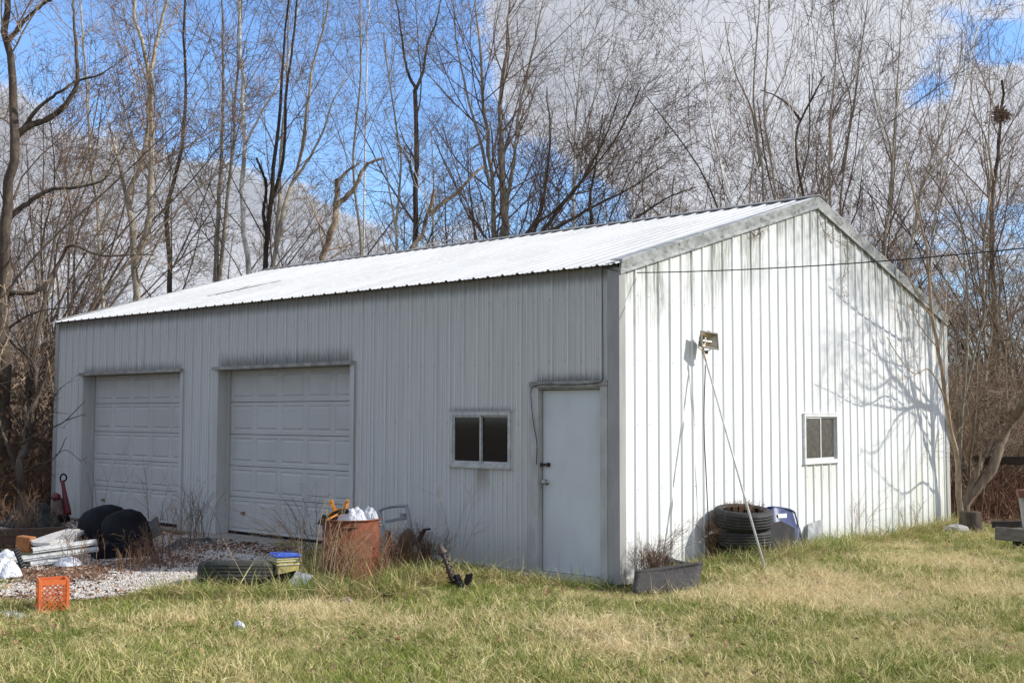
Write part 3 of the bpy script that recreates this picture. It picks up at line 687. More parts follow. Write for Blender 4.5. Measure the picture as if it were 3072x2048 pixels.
def hero(name, label, paths, Z, kind, bark, twig, seed, rmin=.004, scale=1.0, cat='tree', root=True):
    """paths: [(pixel polyline, r0, r1)] traced at depth Z"""
    rng = random.Random(seed); ws = []
    base = None
    for i, (pl, r0, r1) in enumerate(paths):
        q = [np.array(pp_, float) if len(pp_) == 3 else at(pp_[0], pp_[1], Z+(rng.uniform(-.5, .5) if j > 1 else 0)*(.5 if i else 1)*Z/30) for j, pp_ in enumerate(pl)]
        if i == 0:
            g0 = q[0].copy(); g0[2] = float(gz(g0[0], g0[1]))-.1
            if q[0][2] > .5: q = [g0, g0*.5+q[0]*.5]+q
            base = g0
        ws.append((q, r0, r1))
    st = stems_of([([p-base for p in q], r0, r1) for q, r0, r1 in ws], 26, .15)
    (V0, F0), (V1, F1) = plant_mesh(seed, st, kind, rmin, scale)
    TRIS[0] += 2*(len(F0)+len(F1))
    return plant(name, label, cat, base, [rawmesh(V0, F0, 'trunk', bark), rawmesh(V1, F1, 'crown', twig)])

# traced trees; the label says which one
hero('sycamore_tree', 'tall pale mottled trunk rising straight above the far half of the shed roof', [([(750, 850), (735, 700), (728, 560), (735, 430), (729, 300), (722, 150), (716, -20), (712, -250)], .105, .03), ([(735, 430), (790, 330), (830, 260), (870, 150), (900, 0)], .04, .012)], 30, 'tall', b_pale, b_twigp, 11, scale=.7)
hero('twin_trunk_tree', 'two slim grey trunks growing together just left of the pale sycamore', [([(655, 870), (668, 740), (684, 600), (698, 450), (708, 300), (722, 100), (730, -200)], .085, .02), ([(650, 860), (650, 720), (660, 560), (668, 350), (668, 150), (662, -150)], .075, .018)], 31, 'tall', b_grey, b_twig, 12, scale=.7)
hero('forked_tree', 'thick grey tree splitting into two tall leaders above the far overhead door', [([(408, 900), (402, 780), (395, 660), (385, 580), (430, 480), (450, 330), (440, 180), (405, 30), (395, -150)], .13, .03), ([(405, 800), (440, 700), (452, 560), (455, 330), (455, 210), (480, 90), (515, -60)], .10, .03), ([(395, 660), (372, 560), (352, 470), (322, 360)], .06, .02)], 27, 'tall', b_grey, b_twigp, 13)
hero('dark_tree', 'dark slender tree leaning right beside the forked grey tree', [([(512, 880), (508, 760), (500, 640), (522, 540), (548, 430), (556, 270), (552, 60), (560, -160)], .10, .02)], 29, 'tall', b_dark, b_twig, 14, scale=.8)
hero('leaning_tree', 'young tree bowed left over the left end of the roof', [([(310, 940), (300, 800), (290, 620), (272, 500), (262, 300), (250, 120), (230, -100)], .06, .015)], 26, 'tall', b_grey, b_twigp, 15, scale=.8)
hero('black_trunk_tree', 'black crooked trunk fanning into many upright limbs right of the sycamore', [([(795, 850), (798, 760), (803, 690), (812, 620), (815, 560), (828, 440), (842, 300), (850, 150), (868, -40)], .12, .02), ([(800, 700), (790, 640), (800, 560), (780, 500), (770, 475)], .05, .03), ([(812, 620), (850, 470), (858, 300), (880, 120), (900, -80)], .05, .02)], 29, 'tall', b_dark, b_twig, 16, scale=.8)
hero('fanning_tree', 'smooth grey tree with five limbs fanning right into the blue sky', [([(815, 830), (828, 740), (850, 640), (870, 560), (900, 480), (920, 340), (940, 200), (975, 60), (1000, -90)], .10, .02), ([(870, 560), (930, 470), (975, 380), (1000, 300), (1060, 210)], .045, .012), ([(828, 740), (838, 600), (842, 450), (860, 250), (865, 20)], .06, .015)], 30, 'tall', b_grey, b_twig, 17, scale=.8)
hero('broken_tree', 'dead snag with a long dark limb hooked to the right above the mid roof', [([(968, 800), (985, 730), (1002, 680), (1008, 610), (1014, 540)], .14, .06), ([(1006, 620), (1040, 590), (1068, 555), (1090, 510), (1110, 488), (1150, 474)], .075, .030), ([(1014, 545), (1040, 515), (1080, 488)], .045, .018)], 27, 'snag', b_snag, b_twigp, 18)
hero('slim_tree', 'very slim straight tree between the hooked snag and the Y-forked tree', [([(1085, 790), (1075, 650), (1060, 520), (1068, 380), (1082, 220), (1080, 60), (1085, -120)], .06, .02)], 31, 'tall', b_grey, b_twig, 19, scale=.8)
hero('slim_tree', 'slim pale stem close behind the hooked limb of the snag', [([(1090, 780), (1092, 640), (1094, 480), (1098, 300), (1104, 100), (1110, -80)], .045, .015)], 33, 'tall', b_pale, b_twigp, 20, scale=.6)
hero('forked_tree', 'dark tree with a wide open Y fork against the clear blue sky', [([(1243, 770), (1246, 660), (1250, 520), (1246, 400), (1248, 268)], .095, .055), ([(1248, 268), (1222, 215), (1208, 130), (1196, 40), (1180, -60)], .045, .012), ([(1248, 268), (1270, 215), (1280, 140), (1310, 60), (1330, -40)], .045, .012), ([(1246, 560), (1230, 500), (1236, 430)], .03, .01)], 29, 'sparse', b_dark, b_twig, 21)
hero('broken_tree', 'snapped tan snag with a white bent limb reaching right over the roof', [([(1232, 765), (1258, 720), (1275, 680), (1288, 620), (1302, 568)], .13, .035), ([(1292, 640), (1330, 608), (1370, 580), (1395, 552), (1425, 520), (1450, 500)], .055, .03), ([(1410, 535), (1412, 480), (1408, 430)], .02, .01), ([(1410, 450), (1450, 420), (1470, 370)], .025, .01)], 27, 'snag', b_snag, b_pale, 22)
hero('young_tree', 'thin two-stem tree left of the snapped tan snag', [([(1190, 790), (1188, 690), (1196, 600), (1205, 480), (1190, 380), (1170, 250), (1150, 100)], .055, .015), ([(1188, 690), (1170, 580), (1150, 480), (1120, 400)], .03, .01)], 28, 'sparse', b_grey, b_twig, 23)
hero('dense_tree', 'dense dark many-stemmed tree towering left of the grey cloud', [([(1485, 740), (1480, 600), (1470, 460), (1450, 330), (1440, 160), (1420, -60)], .12, .02), ([(1520, 740), (1510, 600), (1505, 460), (1500, 300), (1520, 140), (1530, -60)], .11, .02), ([(1500, 740), (1530, 560), (1545, 450), (1560, 320), (1600, 150), (1630, 0)], .07, .015), ([(1470, 560), (1440, 420), (1400, 280), (1370, 130), (1360, 0)], .05, .012)], 29, 'dense', b_grey, b_twigr, 24, scale=1.5)
hero('dense_tree', 'broad brown thicket tree with limbs sweeping up to the right behind the roof middle', [([(1590, 720), (1660, 640), (1730, 560), (1800, 480), (1870, 380), (1920, 260)], .07, .015), ([(1600, 730), (1700, 600), (1760, 520), (1820, 400), (1860, 280)], .06, .012), ([(1560, 730), (1620, 640), (1640, 520), (1650, 400), (1640, 260)], .06, .012), ([(1640, 700), (1780, 620), (1900, 560), (2010, 480)], .05, .01)], 28, 'dense', b_dark, b_twigr, 25, scale=1.35)
hero('birch_tree', 'white-stemmed slim tree standing in the brown thicket behind the roof middle', [([(1722, 700), (1722, 560), (1726, 420), (1730, 300), (1745, 150), (1755, 0)], .075, .012), ([(1722, 560), (1760, 400), (1790, 250), (1800, 80)], .04, .01)], 29, 'dense', b_pale, b_twigr, 26, scale=1.4)
hero('dense_tree', 'low brown thicket tree filling the space under the pale slim tree', [([(1820, 700), (1850, 620), (1880, 540), (1930, 450)], .05, .01), ([(1780, 700), (1770, 600), (1790, 480), (1810, 330)], .05, .01), ([(1850, 700), (1930, 640), (2010, 590), (2090, 560)], .045, .01)], 28, 'dense', b_dark, b_twigr, 28, scale=1.0)
hero('birch_tree', 'faint slim pale tree nearest the left edge of the grey cloud gap', [([(1900, 690), (1902, 560), (1905, 400), (1912, 250), (1915, 180)], .05, .008)], 31, 'sapling', b_pale, b_twigr, 27)
for i, (lab, pl, r0) in enumerate((
    ('arched red-twigged young tree whose tip reaches over the left gable slope', [(2200, 680), (2180, 560), (2140, 420), (2122, 280), (2105, 150), (2078, 40)], .05),
    ('young maple with upright stems just left of the roof peak', [(2290, 640), (2286, 500), (2262, 330), (2262, 200), (2275, 60), (2282, -120)], .06),
    ('young grey tree curving up from left of the roof peak', [(2330, 620), (2310, 470), (2290, 350), (2300, 200), (2305, 20), (2298, -140)], .06),
    ('young tree with a zigzag stem close above the roof peak', [(2390, 620), (2384, 480), (2378, 340), (2392, 180), (2400, 30)], .045),
    ('straight pale pole-like tree rising right behind the roof peak', [(2492, 640), (2490, 480), (2492, 340), (2506, 220), (2500, 60), (2494, -120)], .065),
    ('second straight young tree right of the roof peak', [(2520, 650), (2530, 520), (2560, 330), (2580, 180), (2598, 40), (2610, -80)], .055),
    ('slender tree leaning right over the far gable slope', [(2545, 690), (2570, 540), (2595, 440), (2640, 300), (2625, 120), (2640, -60)], .06),
    ('young tree with long red shoots rising over the middle of the far gable slope', [(2650, 780), (2672, 620), (2680, 460), (2690, 300), (2700, 120), (2715, -60)], .07),
    ('young tree leaning right toward the right patch of blue sky', [(2720, 860), (2740, 700), (2770, 540), (2830, 380), (2870, 240), (2890, 90)], .06),
    ('slim tree beside the right patch of blue sky', [(2790, 900), (2800, 700), (2830, 520), (2885, 300), (2920, 130), (2960, 20)], .05),
    ('smooth young tree bending left and then upright near the right margin', [(2950, 760), (2975, 540), (2960, 430), (2915, 300), (2930, 80)], .055))):
    hero('young_tree', lab, [(pl, r0, .010), ([(x_+(-1)**i*6, y_) for x_, y_ in pl[1:3]]+[(pl[3][0]+(-1)**i*60, pl[3][1]+10), (pl[3][0]+(-1)**i*90, pl[3][1]-150)], r0*.5, .008)], 24.5+(i*1.7) % 4.5, 'sapling', b_grey if i % 3 else b_pale, b_twigr, 40+i, rmin=.0042, scale=.65)
hero('dark_tree', 'dark vine-choked tree with a gnarled fork right of the roof peak', [([(2415, 640), (2395, 520), (2385, 440), (2400, 360), (2440, 290), (2475, 230)], .075, .02), ([(2400, 360), (2370, 320), (2330, 290), (2280, 270)], .035, .01)], 28, 'dense', b_dark, b_twig, 60, scale=.6)
hero('dark_tree', 'tall dark trunk wrapped in vines near the right margin, with a bird nest', [([(2985, 1100), (2980, 800), (2975, 600), (2990, 480), (3005, 330), (3010, 240)], .12, .03)], 30, 'dense', b_dark, b_twig, 61, scale=.7)
# near the right corner of the shed
WX = lambda pl, xs: [tuple(atx(px, py, x_)) for (px, py), x_ in zip(pl, xs)]
hero('corner_tree', 'thin reddish tree hugging the far corner of the sunlit gable wall', [(WX([(2882, 1572), (2876, 1450), (2870, 1360), (2848, 1275), (2832, 1150), (2812, 1040), (2798, 950), (2786, 850), (2780, 740), (2745, 610), (2720, 480)], [.25, .28, .3, .32, .36, .38, .38, .4, .45, .5, .5]), .05, .012), (WX([(2838, 1200), (2790, 1110), (2740, 1120), (2690, 1060), (2660, 1010)], [.36, .5, .6, .7, .8]), .014, .005), (WX([(2800, 960), (2730, 840), (2700, 720)], [.4, .6, .8]), .018, .008), (WX([(2812, 1040), (2775, 1000), (2740, 940), (2720, 900)], [.4, .5, .6, .7]), .012, .004)], 19.2, 'sparse', b_tan, b_twigp, 62, rmin=.003, scale=.45)
hero('young_tree', 'pale forked young tree just beyond the far corner of the gable wall', [([(2880, 1560), (2878, 1380), (2888, 1220), (2900, 1080), (2905, 940), (2897, 820), (2885, 700)], .035, .012), ([(2890, 1200), (2940, 1000), (2990, 860), (3060, 760)], .025, .01), ([(2878, 1380), (2870, 1200), (2868, 1020)], .018, .008)], 19.8, 'sparse', b_grey, b_twigp, 63, rmin=.003, scale=.7)
hero('leaning_tree', 'thick bent trunk leaning out to the right over the dark fence rail', [([(2893, 1590), (2897, 1500), (2935, 1452), (2972, 1425), (2992, 1370), (3030, 1270), (3075, 1205), (1.35, 9.75, 2.9), (2.2, 9.5, 3.7), (3.2, 9.3, 4.9), (4.3, 9.2, 6.4), (5.2, 9.4, 8.3)], .095, .006), ([(2897, 1500), (2935, 1400), (2970, 1345), (2995, 1290)], .07, .03), ([(2960, 1420), (3010, 1345), (3090, 1290)], .02, .01), ([(2.2, 9.5, 3.7), (2.6, 9.0, 3.8), (3.1, 8.6, 3.7), (3.7, 8.4, 4.2)], .026, .006), ([(1.35, 9.75, 2.9), (1.6, 9.0, 3.5), (2.0, 8.2, 4.3), (2.4, 7.8, 5.4)], .024, .006), ([(3.2, 9.3, 4.9), (3.6, 8.8, 5.0), (4.1, 8.2, 5.6)], .02, .006), ([(1.7, 9.7, 3.2), (1.9, 10.2, 4.4), (2.0, 10.6, 6.0)], .045, .01)], 19.6, 'sparse', b_brown, b_twig, 64, rmin=.003, scale=1.8)
hero('young_tree', 'slim upright stem between the shed corner and the leaning trunk', [([(2906, 1580), (2908, 1400), (2925, 1250), (2935, 1050), (2960, 850), (2965, 600)], .03, .008), ([(2925, 1250), (2965, 1100), (3010, 980)], .014, .005)], 20.4, 'sparse', b_brown, b_twig, 71, rmin=.003, scale=.9)
hero('young_tree', 'pale slim stem crossing above the dark fence rail', [([(3010, 1580), (3005, 1400), (3022, 1250), (3018, 1050), (3040, 850)], .028, .008), ([(3022, 1250), (2985, 1120), (2950, 1060)], .012, .005)], 21.5, 'sparse', b_tan, b_twig, 72, rmin=.003, scale=.9)
hero('dark_tree', 'dark limby tree outside the wall corner, throwing its shadow on the gable', [([(1.35, 9.6, -.1), (1.38, 9.6, 1.2), (1.45, 9.55, 2.4), (1.5, 9.5, 4.0), (1.8, 9.5, 6.5)], .09, .010), ([(1.4, 9.6, 1.6), (1.75, 9.3, 2.1), (2.3, 8.9, 2.4), (3.0, 8.3, 3.4)], .022, .005), ([(1.45, 9.55, 2.4), (1.9, 9.0, 3.4), (2.3, 8.5, 4.6)], .02, .005)], 18.6, 'sparse', b_dark, b_twig, 65, rmin=.003, scale=1.5)
# left margin
hero('oak_tree', 'big gnarled dark oak with arching limbs on the left margin', [([(-20, 1560), (5, 1300), (12, 1100), (8, 900), (15, 700), (25, 560), (45, 440), (40, 240), (15, 60), (30, -100)], .17, .05), ([(45, 410), (90, 375), (150, 355), (200, 310), (232, 245), (225, 120), (218, 0)], .075, .015), ([(60, 395), (120, 320), (190, 270), (235, 240), (300, 225), (380, 170)], .045, .01), ([(20, 660), (80, 610), (150, 570), (230, 562), (310, 540), (350, 490)], .06, .012), ([(30, 880), (120, 870), (180, 780), (215, 735), (300, 765), (400, 765), (460, 762)], .05, .012), ([(20, 130), (70, 70), (120, 20), (200, -30)], .05, .015), ([(10, 1000), (60, 960), (130, 930), (230, 920)], .03, .008)], 21.5, 'oak', b_dark, b_twigp, 66, rmin=.0035, scale=1.0)
hero('twisted_tree', 'small black twisted tree in front of the far corner of the shed', [([(60, 1590), (70, 1480), (55, 1420), (80, 1300), (75, 1200), (110, 1150), (95, 1080), (30, 1020)], .07, .02), ([(55, 1420), (10, 1300), (-20, 1200)], .04, .01), ([(75, 1250), (110, 1200), (135, 1130), (140, 1060)], .03, .008), ([(30, 1450), (100, 1400), (165, 1372), (200, 1310)], .02, .005), ([(60, 1330), (150, 1285), (195, 1262), (255, 1202)], .018, .005), ([(195, 1262), (255, 1242)], .006, .004), ([(165, 1365), (200, 1350), (245, 1385)], .006, .004)], 17.6, 'sparse', b_dark, b_dark, 67, rmin=.003, scale=.8)
hero('sunlit_tree', 'sunlit tan trunk standing against the far corner of the shed', [([(150, 1530), (146, 1420), (150, 1320), (160, 1200), (140, 1050)], .05, .02)], 23.5, 'sparse', b_tan, b_twigp, 68, scale=.6)

# generic woodland trees, copied with shared meshes
rng = np.random.default_rng(5); LIB = []
def straight(h, r0, lean, wob, n=7, ns=1, spread=0):
    out = []
    for k in range(ns):
        a = rng.uniform(0, 2*np.pi); off = np.array([np.cos(a), np.sin(a), 0])*spread*rng.uniform(.3, 1)
        d = np.array([rng.normal()*lean, rng.normal()*lean, 0])+off*.45
        P = [off*.15+np.array([0, 0, -.15])]
        hh = h*rng.uniform(.7, 1)
        for j in range(1, n): t = j/(n-1); P.append(off*.15+d*h*t*t*.6+np.array([rng.normal()*wob, rng.normal()*wob, hh*t]))
        out.append((P, r0*rng.uniform(.7, 1), .012))
    return stems_of(out)
for i in range(5): LIB.append(('t', plant_mesh(100+i, straight(rng.uniform(12, 16), rng.uniform(.08, .14), .05, .12), 'tall', .005, .55), (b_grey, b_twig) if i % 2 else (b_dark, b_twigr)))
for i in range(3): LIB.append(('s', plant_mesh(120+i, straight(rng.uniform(8, 10.5), .05, .06, .08, ns=3, spread=1.2), 'sapling', .005, .8), (b_grey, b_twigr)))
for i in range(3): LIB.append(('d', plant_mesh(130+i, straight(rng.uniform(8, 11), .07, .1, .15, ns=4, spread=2.2), 'dense', .006, .55), (b_dark, b_twigr if i else b_twig)))
for i in range(4): LIB.append(('b', plant_mesh(140+i, straight(rng.uniform(2.6, 4.2), .022, .14, .1, ns=9, spread=2.4), 'shrub', .0035, .75), (b_twig if i % 2 else b_twigr, b_twigp if i % 2 else b_twigr)))
MESH = {}
for i, (k, ((V0, F0), (V1, F1)), (bm_, tm)) in enumerate(LIB):
    MESH.setdefault(k, []).append((rawmesh(V0, F0, 'trunk', bm_), rawmesh(V1, F1, 'crown', tm))); TRIS[0] += 2*(len(F0)+len(F1))
def in_view(x, y, m=.07):
    d = np.array([x, y, 1.0])-CAM; Z = d@_f; return Z > 3 and abs(d@_r/Z) < .44+m, Z
placed = []
def scatter_trees(n, region, kinds, mind, name, label, cat, group, sc=(.85, 1.2), parts=('trunk', 'crown')):
    c = 0; tries = 0
    while c < n and tries < 6000:
        tries += 1; x, y = region()
        ok, Z = in_view(x, y)
        if not ok: continue
        if any((x-a)**2+(y-b)**2 < mind**2 for a, b in placed[-160:]): continue
        placed.append((x, y)); k = kinds[rng.integers(len(kinds))]; ms = MESH[k][rng.integers(len(MESH[k]))]
        plant(name, label, cat, (x, y, float(gz(x, y))), ms, group, rng.uniform(0, 6.28), rng.uniform(*sc), parts); c += 1
def back(z0, z1, lat0=-.5, lat1=.5):
    def f():
        while True:
            Z = math.sqrt(rng.uniform(z0*z0, z1*z1)); l = rng.uniform(lat0, lat1); q = CAM+_f*Z+_r*l*Z
            x, y = q[0], q[1]
            if .085 < l < .175 and z1 < 60 and rng.random() < .8: continue
            if (y > 10.3 or x < -13.6) and (x < -.3 or (y > 13 and x < 2.5+(y-13)*.2)): return x, y
    return f
scatter_trees(15, back(29, 42), ['t', 's', 's'], 1.6, 'woodland_tree', 'bare grey tree in the woods behind the white shed', 'tree', 'bare trees in the woods behind the shed', (.7, .95))
scatter_trees(36, back(26, 38, .02, .46), ['d', 's', 'd'], 1.0, 'thicket_tree', 'many-stemmed brown thicket tree behind the shed roof', 'tree', 'brown thicket trees behind the shed', (.42, .68))
scatter_trees(12, back(25, 34, .27, .5), ['d', 's'], .8, 'thicket_tree', 'many-stemmed brown thicket tree behind the shed roof', 'tree', 'brown thicket trees behind the shed', (.6, .85))
scatter_trees(44, back(42, 75), ['t', 'd', 's'], 1.5, 'distant_tree', 'distant bare tree deep in the woods behind the shed', 'tree', 'distant bare trees', (.5, .72))
scatter_trees(24, back(21, 32, -.5, -.37), ['b', 'b', 'b', 'd'], .6, 'thicket_shrub', 'tangled bare shrub in the thicket beyond the left end of the shed', 'shrub', 'bare shrubs beyond the left end', (.5, .85), ('stems', 'twigs'))
scatter_trees(34, back(20.5, 32, .34, .5), ['b', 'b', 'b'], .55, 'thicket_shrub', 'tangled bare shrub in the thicket past the right end of the shed', 'shrub', 'bare shrubs past the right end', (.5, .95), ('stems', 'twigs'))
scatter_trees(70, back(32, 60, -.5, .5), ['b', 'b', 'd'], .8, 'woodland_shrub', 'bare brown undergrowth shrub deep in the woods', 'shrub', 'undergrowth shrubs deep in the woods', (.8, 1.3), ('stems', 'twigs'))

# ------------------------------------------------------------------ right-hand side: fence rail, parked car, trailer, rock, stump
def pcar():
    c = at(2925, 1330, 29); t = thing('parked_car', 'dark blue car parked in the trees beyond the fence rail', 'car', (c[0]+.6, c[1], float(gz(c[0], c[1]))), R(-35))
    mb = MB()
    prof = [(-2.2, .35), (-2.25, .75), (-2.1, .95), (-1.2, 1.02), (-.75, 1.05), (.2, 1.05), (1.4, 1.02), (2.2, .85), (2.25, .5), (2.2, .35)]
    mb.prism(prof, -.85, .85); mb.build('body', M('navy_car_paint', (.05, .08, .16), (.08, .12, .22), 4, .25, metal=.3), t, bevel=.06)
    mb = MB(); mb.prism([(-1.15, 1.03), (-.7, 1.42), (.6, 1.42), (1.25, 1.03)], -.72, .72); mb.build('cabin', m_glass, t, bevel=.05)
    mb = MB(); mb.prism([(-.72, 1.40), (-.68, 1.45), (.58, 1.45), (.62, 1.40)], -.74, .74); mb.build('roof', bpy.data.materials['navy_car_paint'], t)
    for sx in (-1.4, 1.4):
        for sy in (-.86, .86):
            mb = MB(); mb.lathe([(0, -.1), (.32, -.1), (.34, 0), (.32, .1), (0, .1)], 20, Matrix.Translation((sx, sy, .33)) @ Matrix.Rotation(R(90), 4, 'X')); wh = mb.build('wheel', m_black, t, True)
    for sy in (-.6, .6):
        mb = MB(); mb.box((2.16, sy-.18, .66), (2.27, sy+.18, .80)); mb.build('headlight', m_steel, t, bevel=.02)
pcar()
t = thing('fence_rail', 'dark horizontal timber rail on posts behind the far corner of the shed', 'fence', atx(2860, 1378, .12)*0+np.array([.0, 9.9, 0]), 0)
A_, B_ = at(2846, 1379, 21.6), at(3120, 1382, 20.6)
def beam(mb, A, B, hw, hh):
    A, B = Vector(A), Vector(B); d = (B-A); q = d.to_track_quat('X', 'Z').to_matrix().to_4x4(); mb.box((0, -hw, -hh), (d.length, hw, hh), Matrix.Translation(A) @ q)
off = np.array([0, 9.9, 0])
mb = MB(); beam(mb, A_-off, B_-off, .03, .075); mb.build('rail', m_wood if False else M('tarred_timber', (.035, .028, .022), (.06, .045, .035), 9, .85, st=(1, 1, 5)), t, bevel=.006)
for q in (A_+(B_-A_)*.12, A_+(B_-A_)*.9):
    mb = MB(); beam(mb, (q[0]-off[0]-.05, q[1]-off[1]+.1, -.2), (q[0]-off[0]-.05, q[1]-off[1]+.1, 1.12), .05, .05); mb.build('post', bpy.data.materials['tarred_timber'], t)
def rock(name, label, P, r, mat, cat='rock', flat=.5, seed=1):
    rr = random.Random(seed); mb = MB(); k, n = 12, 7; V = []; F = []
    for i in range(n):
        a = math.pi*i/(n-1)
        for j in range(k):
            b = 2*math.pi*j/k; s = r*rr.uniform(.8, 1.1); V.append((s*math.sin(a)*math.cos(b), s*.8*math.sin(a)*math.sin(b), s*flat*math.cos(a)))
    F = [(i*k+j, i*k+(j+1) % k, (i+1)*k+(j+1) % k, (i+1)*k+j) for i in range(n-1) for j in range(k)]
    mb.add(V, F); o = mb.build(name, mat); o.location = tuple(P); return tag(o, label, cat)
rock('rock', 'pale flat stone lying at the foot of the far shed corner', atx(2868, 1588, .62), .19, m_rock, seed=2)
P = atx(2912, 1575, .75); P[2] = gz(P[0], P[1])
mb = MB(); mb.lathe([(.0, -.1), (.19, -.1), (.16, .1), (.14, .30), (.135, .33), (0, .335)], 16, None, lambda i, j: .015*math.sin(j*2.3)); o = mb.build('tree_stump', b_dark, None, True); o.location = tuple(P); tag(o, 'short dark stump beside the thick leaning trunk', 'stump')
# timber trailer end at the right margin
P = gnd(3085, 1650)
t = thing('utility_trailer', 'old trailer end of weathered beams with a leaning white post', 'trailer', tuple(P), 0)
def rel(px, py, Z): return at(px, py, Z)-P
Z0 = float((P-CAM)@_f)
mb = MB(); beam(mb, rel(2985, 1598, Z0), rel(3160, 1612, Z0-.3), .06, .085); mb.build('front_beam', M('silvered_beam', (.20, .18, .15), (.13, .115, .09), 8, .9, st=(1, 5, 5), bump=.4), t, bevel=.012)
mb = MB(); beam(mb, rel(2975, 1572, Z0+.8), rel(3150, 1570, Z0+.5), .04, .045); mb.build('rear_beam', bpy.data.materials['tarred_timber'], t, bevel=.01)
mb = MB(); beam(mb, rel(3064, 1488, Z0-.1), rel(3080, 1594, Z0-.1), .03, .03); mb.build('white_post', m_trim, t, bevel=.008)
mb = MB(); beam(mb, rel(3052, 1480, Z0-.12), rel(3150, 1474, Z0-.2), .06, .05); mb.build('brown_cap', M('brown_board', (.12, .05, .03), (.2, .09, .05), 8, .7), t, bevel=.01)
mb = MB(); beam(mb, rel(3062, 1540, Z0+.05), rel(3160, 1540, Z0-.1), .02, .25); mb.build('side_panel', m_navy, t, bevel=.01)
mb = MB(); beam(mb, rel(3038, 1637, Z0), rel(3160, 1640, Z0-.2), .10, .085); mb.build('support_block', m_blackp, t, bevel=.01)

# ------------------------------------------------------------------ cables and floodlight
def cable(name, label, pts, r, n=60, mat=m_cable):
    mb = MB(); mb.tube(resample(pts, n), r, 5); o = mb.build(name, mat, None, True); return tag(o, label, 'cable')
e = at(3072, 745, 30); e2 = CAM+(e-CAM)
pts = [(-.16, -.045, 3.345), (.02, -.06, 3.29)]
for px, py, t_ in ((1900, 818, .03), (2150, 812, .2), (2450, 797, .42), (2760, 774, .7), (3120, 740, 1.0)):
    Z = 12.9-(12.9-9.5)*t_; pts.append(tuple(at(px, py, Z)))
cable('overhead_cable', 'black overhead cable strung from the shed corner across the gable to the right', pts, .006, 80)
cable('wall_cable', 'black cable running down the corner and along the top of the entry door', [(-.16, -.04, 3.34), (-.185, -.045, 3.30), (-.183, -.042, 2.9), (-.18, -.042, 2.2), (-.20, -.045, 2.115), (-.30, -.046, 2.095), (-.6, -.046, 2.085), (-.95, -.046, 2.095), (-1.10, -.046, 2.085), (-1.19, -.05, 2.03), (-1.16, -.05, 1.7), (-1.112, -.04, 1.45), (-1.117, -.038, 1.2)], .0042, 90)
# floodlight on a leaning pole
pb = gnd(2307, 1714); lampc = atx(2125, 1022, .17)
fl = thing('floodlight_stand', 'rusty halogen floodlight on a thin pole leaning against the sunlit gable wall', 'floodlight', tuple(pb))
top = atx(2118, 1082, .16)-pb; mid = atx(2112, 1060, .15)-pb
mb = MB(); mb.tube([(0, 0, -.12), tuple(top)], .013, 8); mb.build('pole', M('pale_conduit', (.62, .62, .60), (.5, .5, .48), 20, .45), fl, True)
mb = MB(); mb.tube(resample([tuple(top*1.0), tuple((top+mid)/2+np.array([.004, -.012, .0])), tuple(mid), tuple(mid+np.array([0, -.02, .06]))], 10), .013, 8); mb.build('flexible_neck', m_tapeo, fl, True)
head = bpy.data.objects.new('lamp_head', None); COL.objects.link(head); head.parent = fl; head.location = tuple(lampc-pb); head.rotation_euler = (R(6), R(0), R(-18)); 
# head local: +X faces outward/right (lens); size ~.26 wide(Y) x .17 high
tilt = Matrix.Rotation(R(-12), 4, 'Y') @ Matrix.Rotation(R(-12), 4, 'X')
mb = MB(); 
hw, hh = .118, .095
V = [(-.10, -hw*.5, -hh*.5), (-.10, hw*.5, -hh*.5), (-.10, hw*.5, hh*.55), (-.10, -hw*.5, hh*.55), (.02, -hw, -hh), (.02, hw, -hh), (.02, hw, hh), (.02, -hw, hh)]
mb.add([tuple(tilt @ Vector(v)) for v in V], [(0, 1, 2, 3), (0, 4, 5, 1), (1, 5, 6, 2), (2, 6, 7, 3), (3, 7, 4, 0)])
for i in range(5): mb.box((-.12, -.045+i*.02, -.05), (-.095, -.037+i*.02, .05), tilt)
hb = mb.build('housing', m_lamp, head, bevel=.004)
mb = MB()
for a, b in (((.015, -hw-.006, -hh-.006), (.034, -hw+.010, hh+.006)), ((.015, hw-.010, -hh-.006), (.034, hw+.006, hh+.006)), ((.015, -hw+.010, hh-.010), (.034, hw-.010, hh+.006)), ((.015, -hw+.010, -hh-.006), (.034, hw-.010, -hh+.010))): mb.box(a, b, tilt)
mb.box((.0, -.02, hh+.006), (.03, .02, hh+.018), tilt); mb.build('bezel', m_lamp, head)
mb = MB(); r_ = [(-.06, -.03, -.03), (-.06, .03, -.03), (-.06, .03, .03), (-.06, -.03, .03)]; o_ = [(.02, -hw+.010, -hh+.010), (.02, hw-.010, -hh+.010), (.02, hw-.010, hh-.010), (.02, -hw+.010, hh-.010)]
mb.add([tuple(tilt @ Vector(v)) for v in r_+o_], [(0, 1, 2, 3), (0, 4, 5, 1), (1, 5, 6, 2), (2, 6, 7, 3), (3, 7, 4, 0)]); mb.build('reflector', m_refl, head)
mb = MB(); mb.tube([tuple(tilt @ Vector((-.02, -.06, 0))), tuple(tilt @ Vector((-.02, .06, 0)))], .007, 8); mb.box((-.06, -.04, -.02), (-.01, -.02, .04), tilt); mb.build('bulb', M('bulb_glass', (.5, .5, .45), rough=.2), head)
mb = MB(); mb.tube([tuple(tilt @ Vector((-.05, -hw*.8, 0))), tuple(tilt @ Vector((-.06, -hw*.9, -.08))), (-.03, -.03, -.135), tuple(tilt @ Vector((-.06, hw*.8, -.06))), tuple(tilt @ Vector((-.05, hw*.8, 0)))], .006, 6); mb.box((-.07, -.05, -.15), (-.02, .0, -.11)); mb.build('bracket', m_lamp, head)
ct = atx(2116, 1095, .15); cb = gnd(2131, 1694)
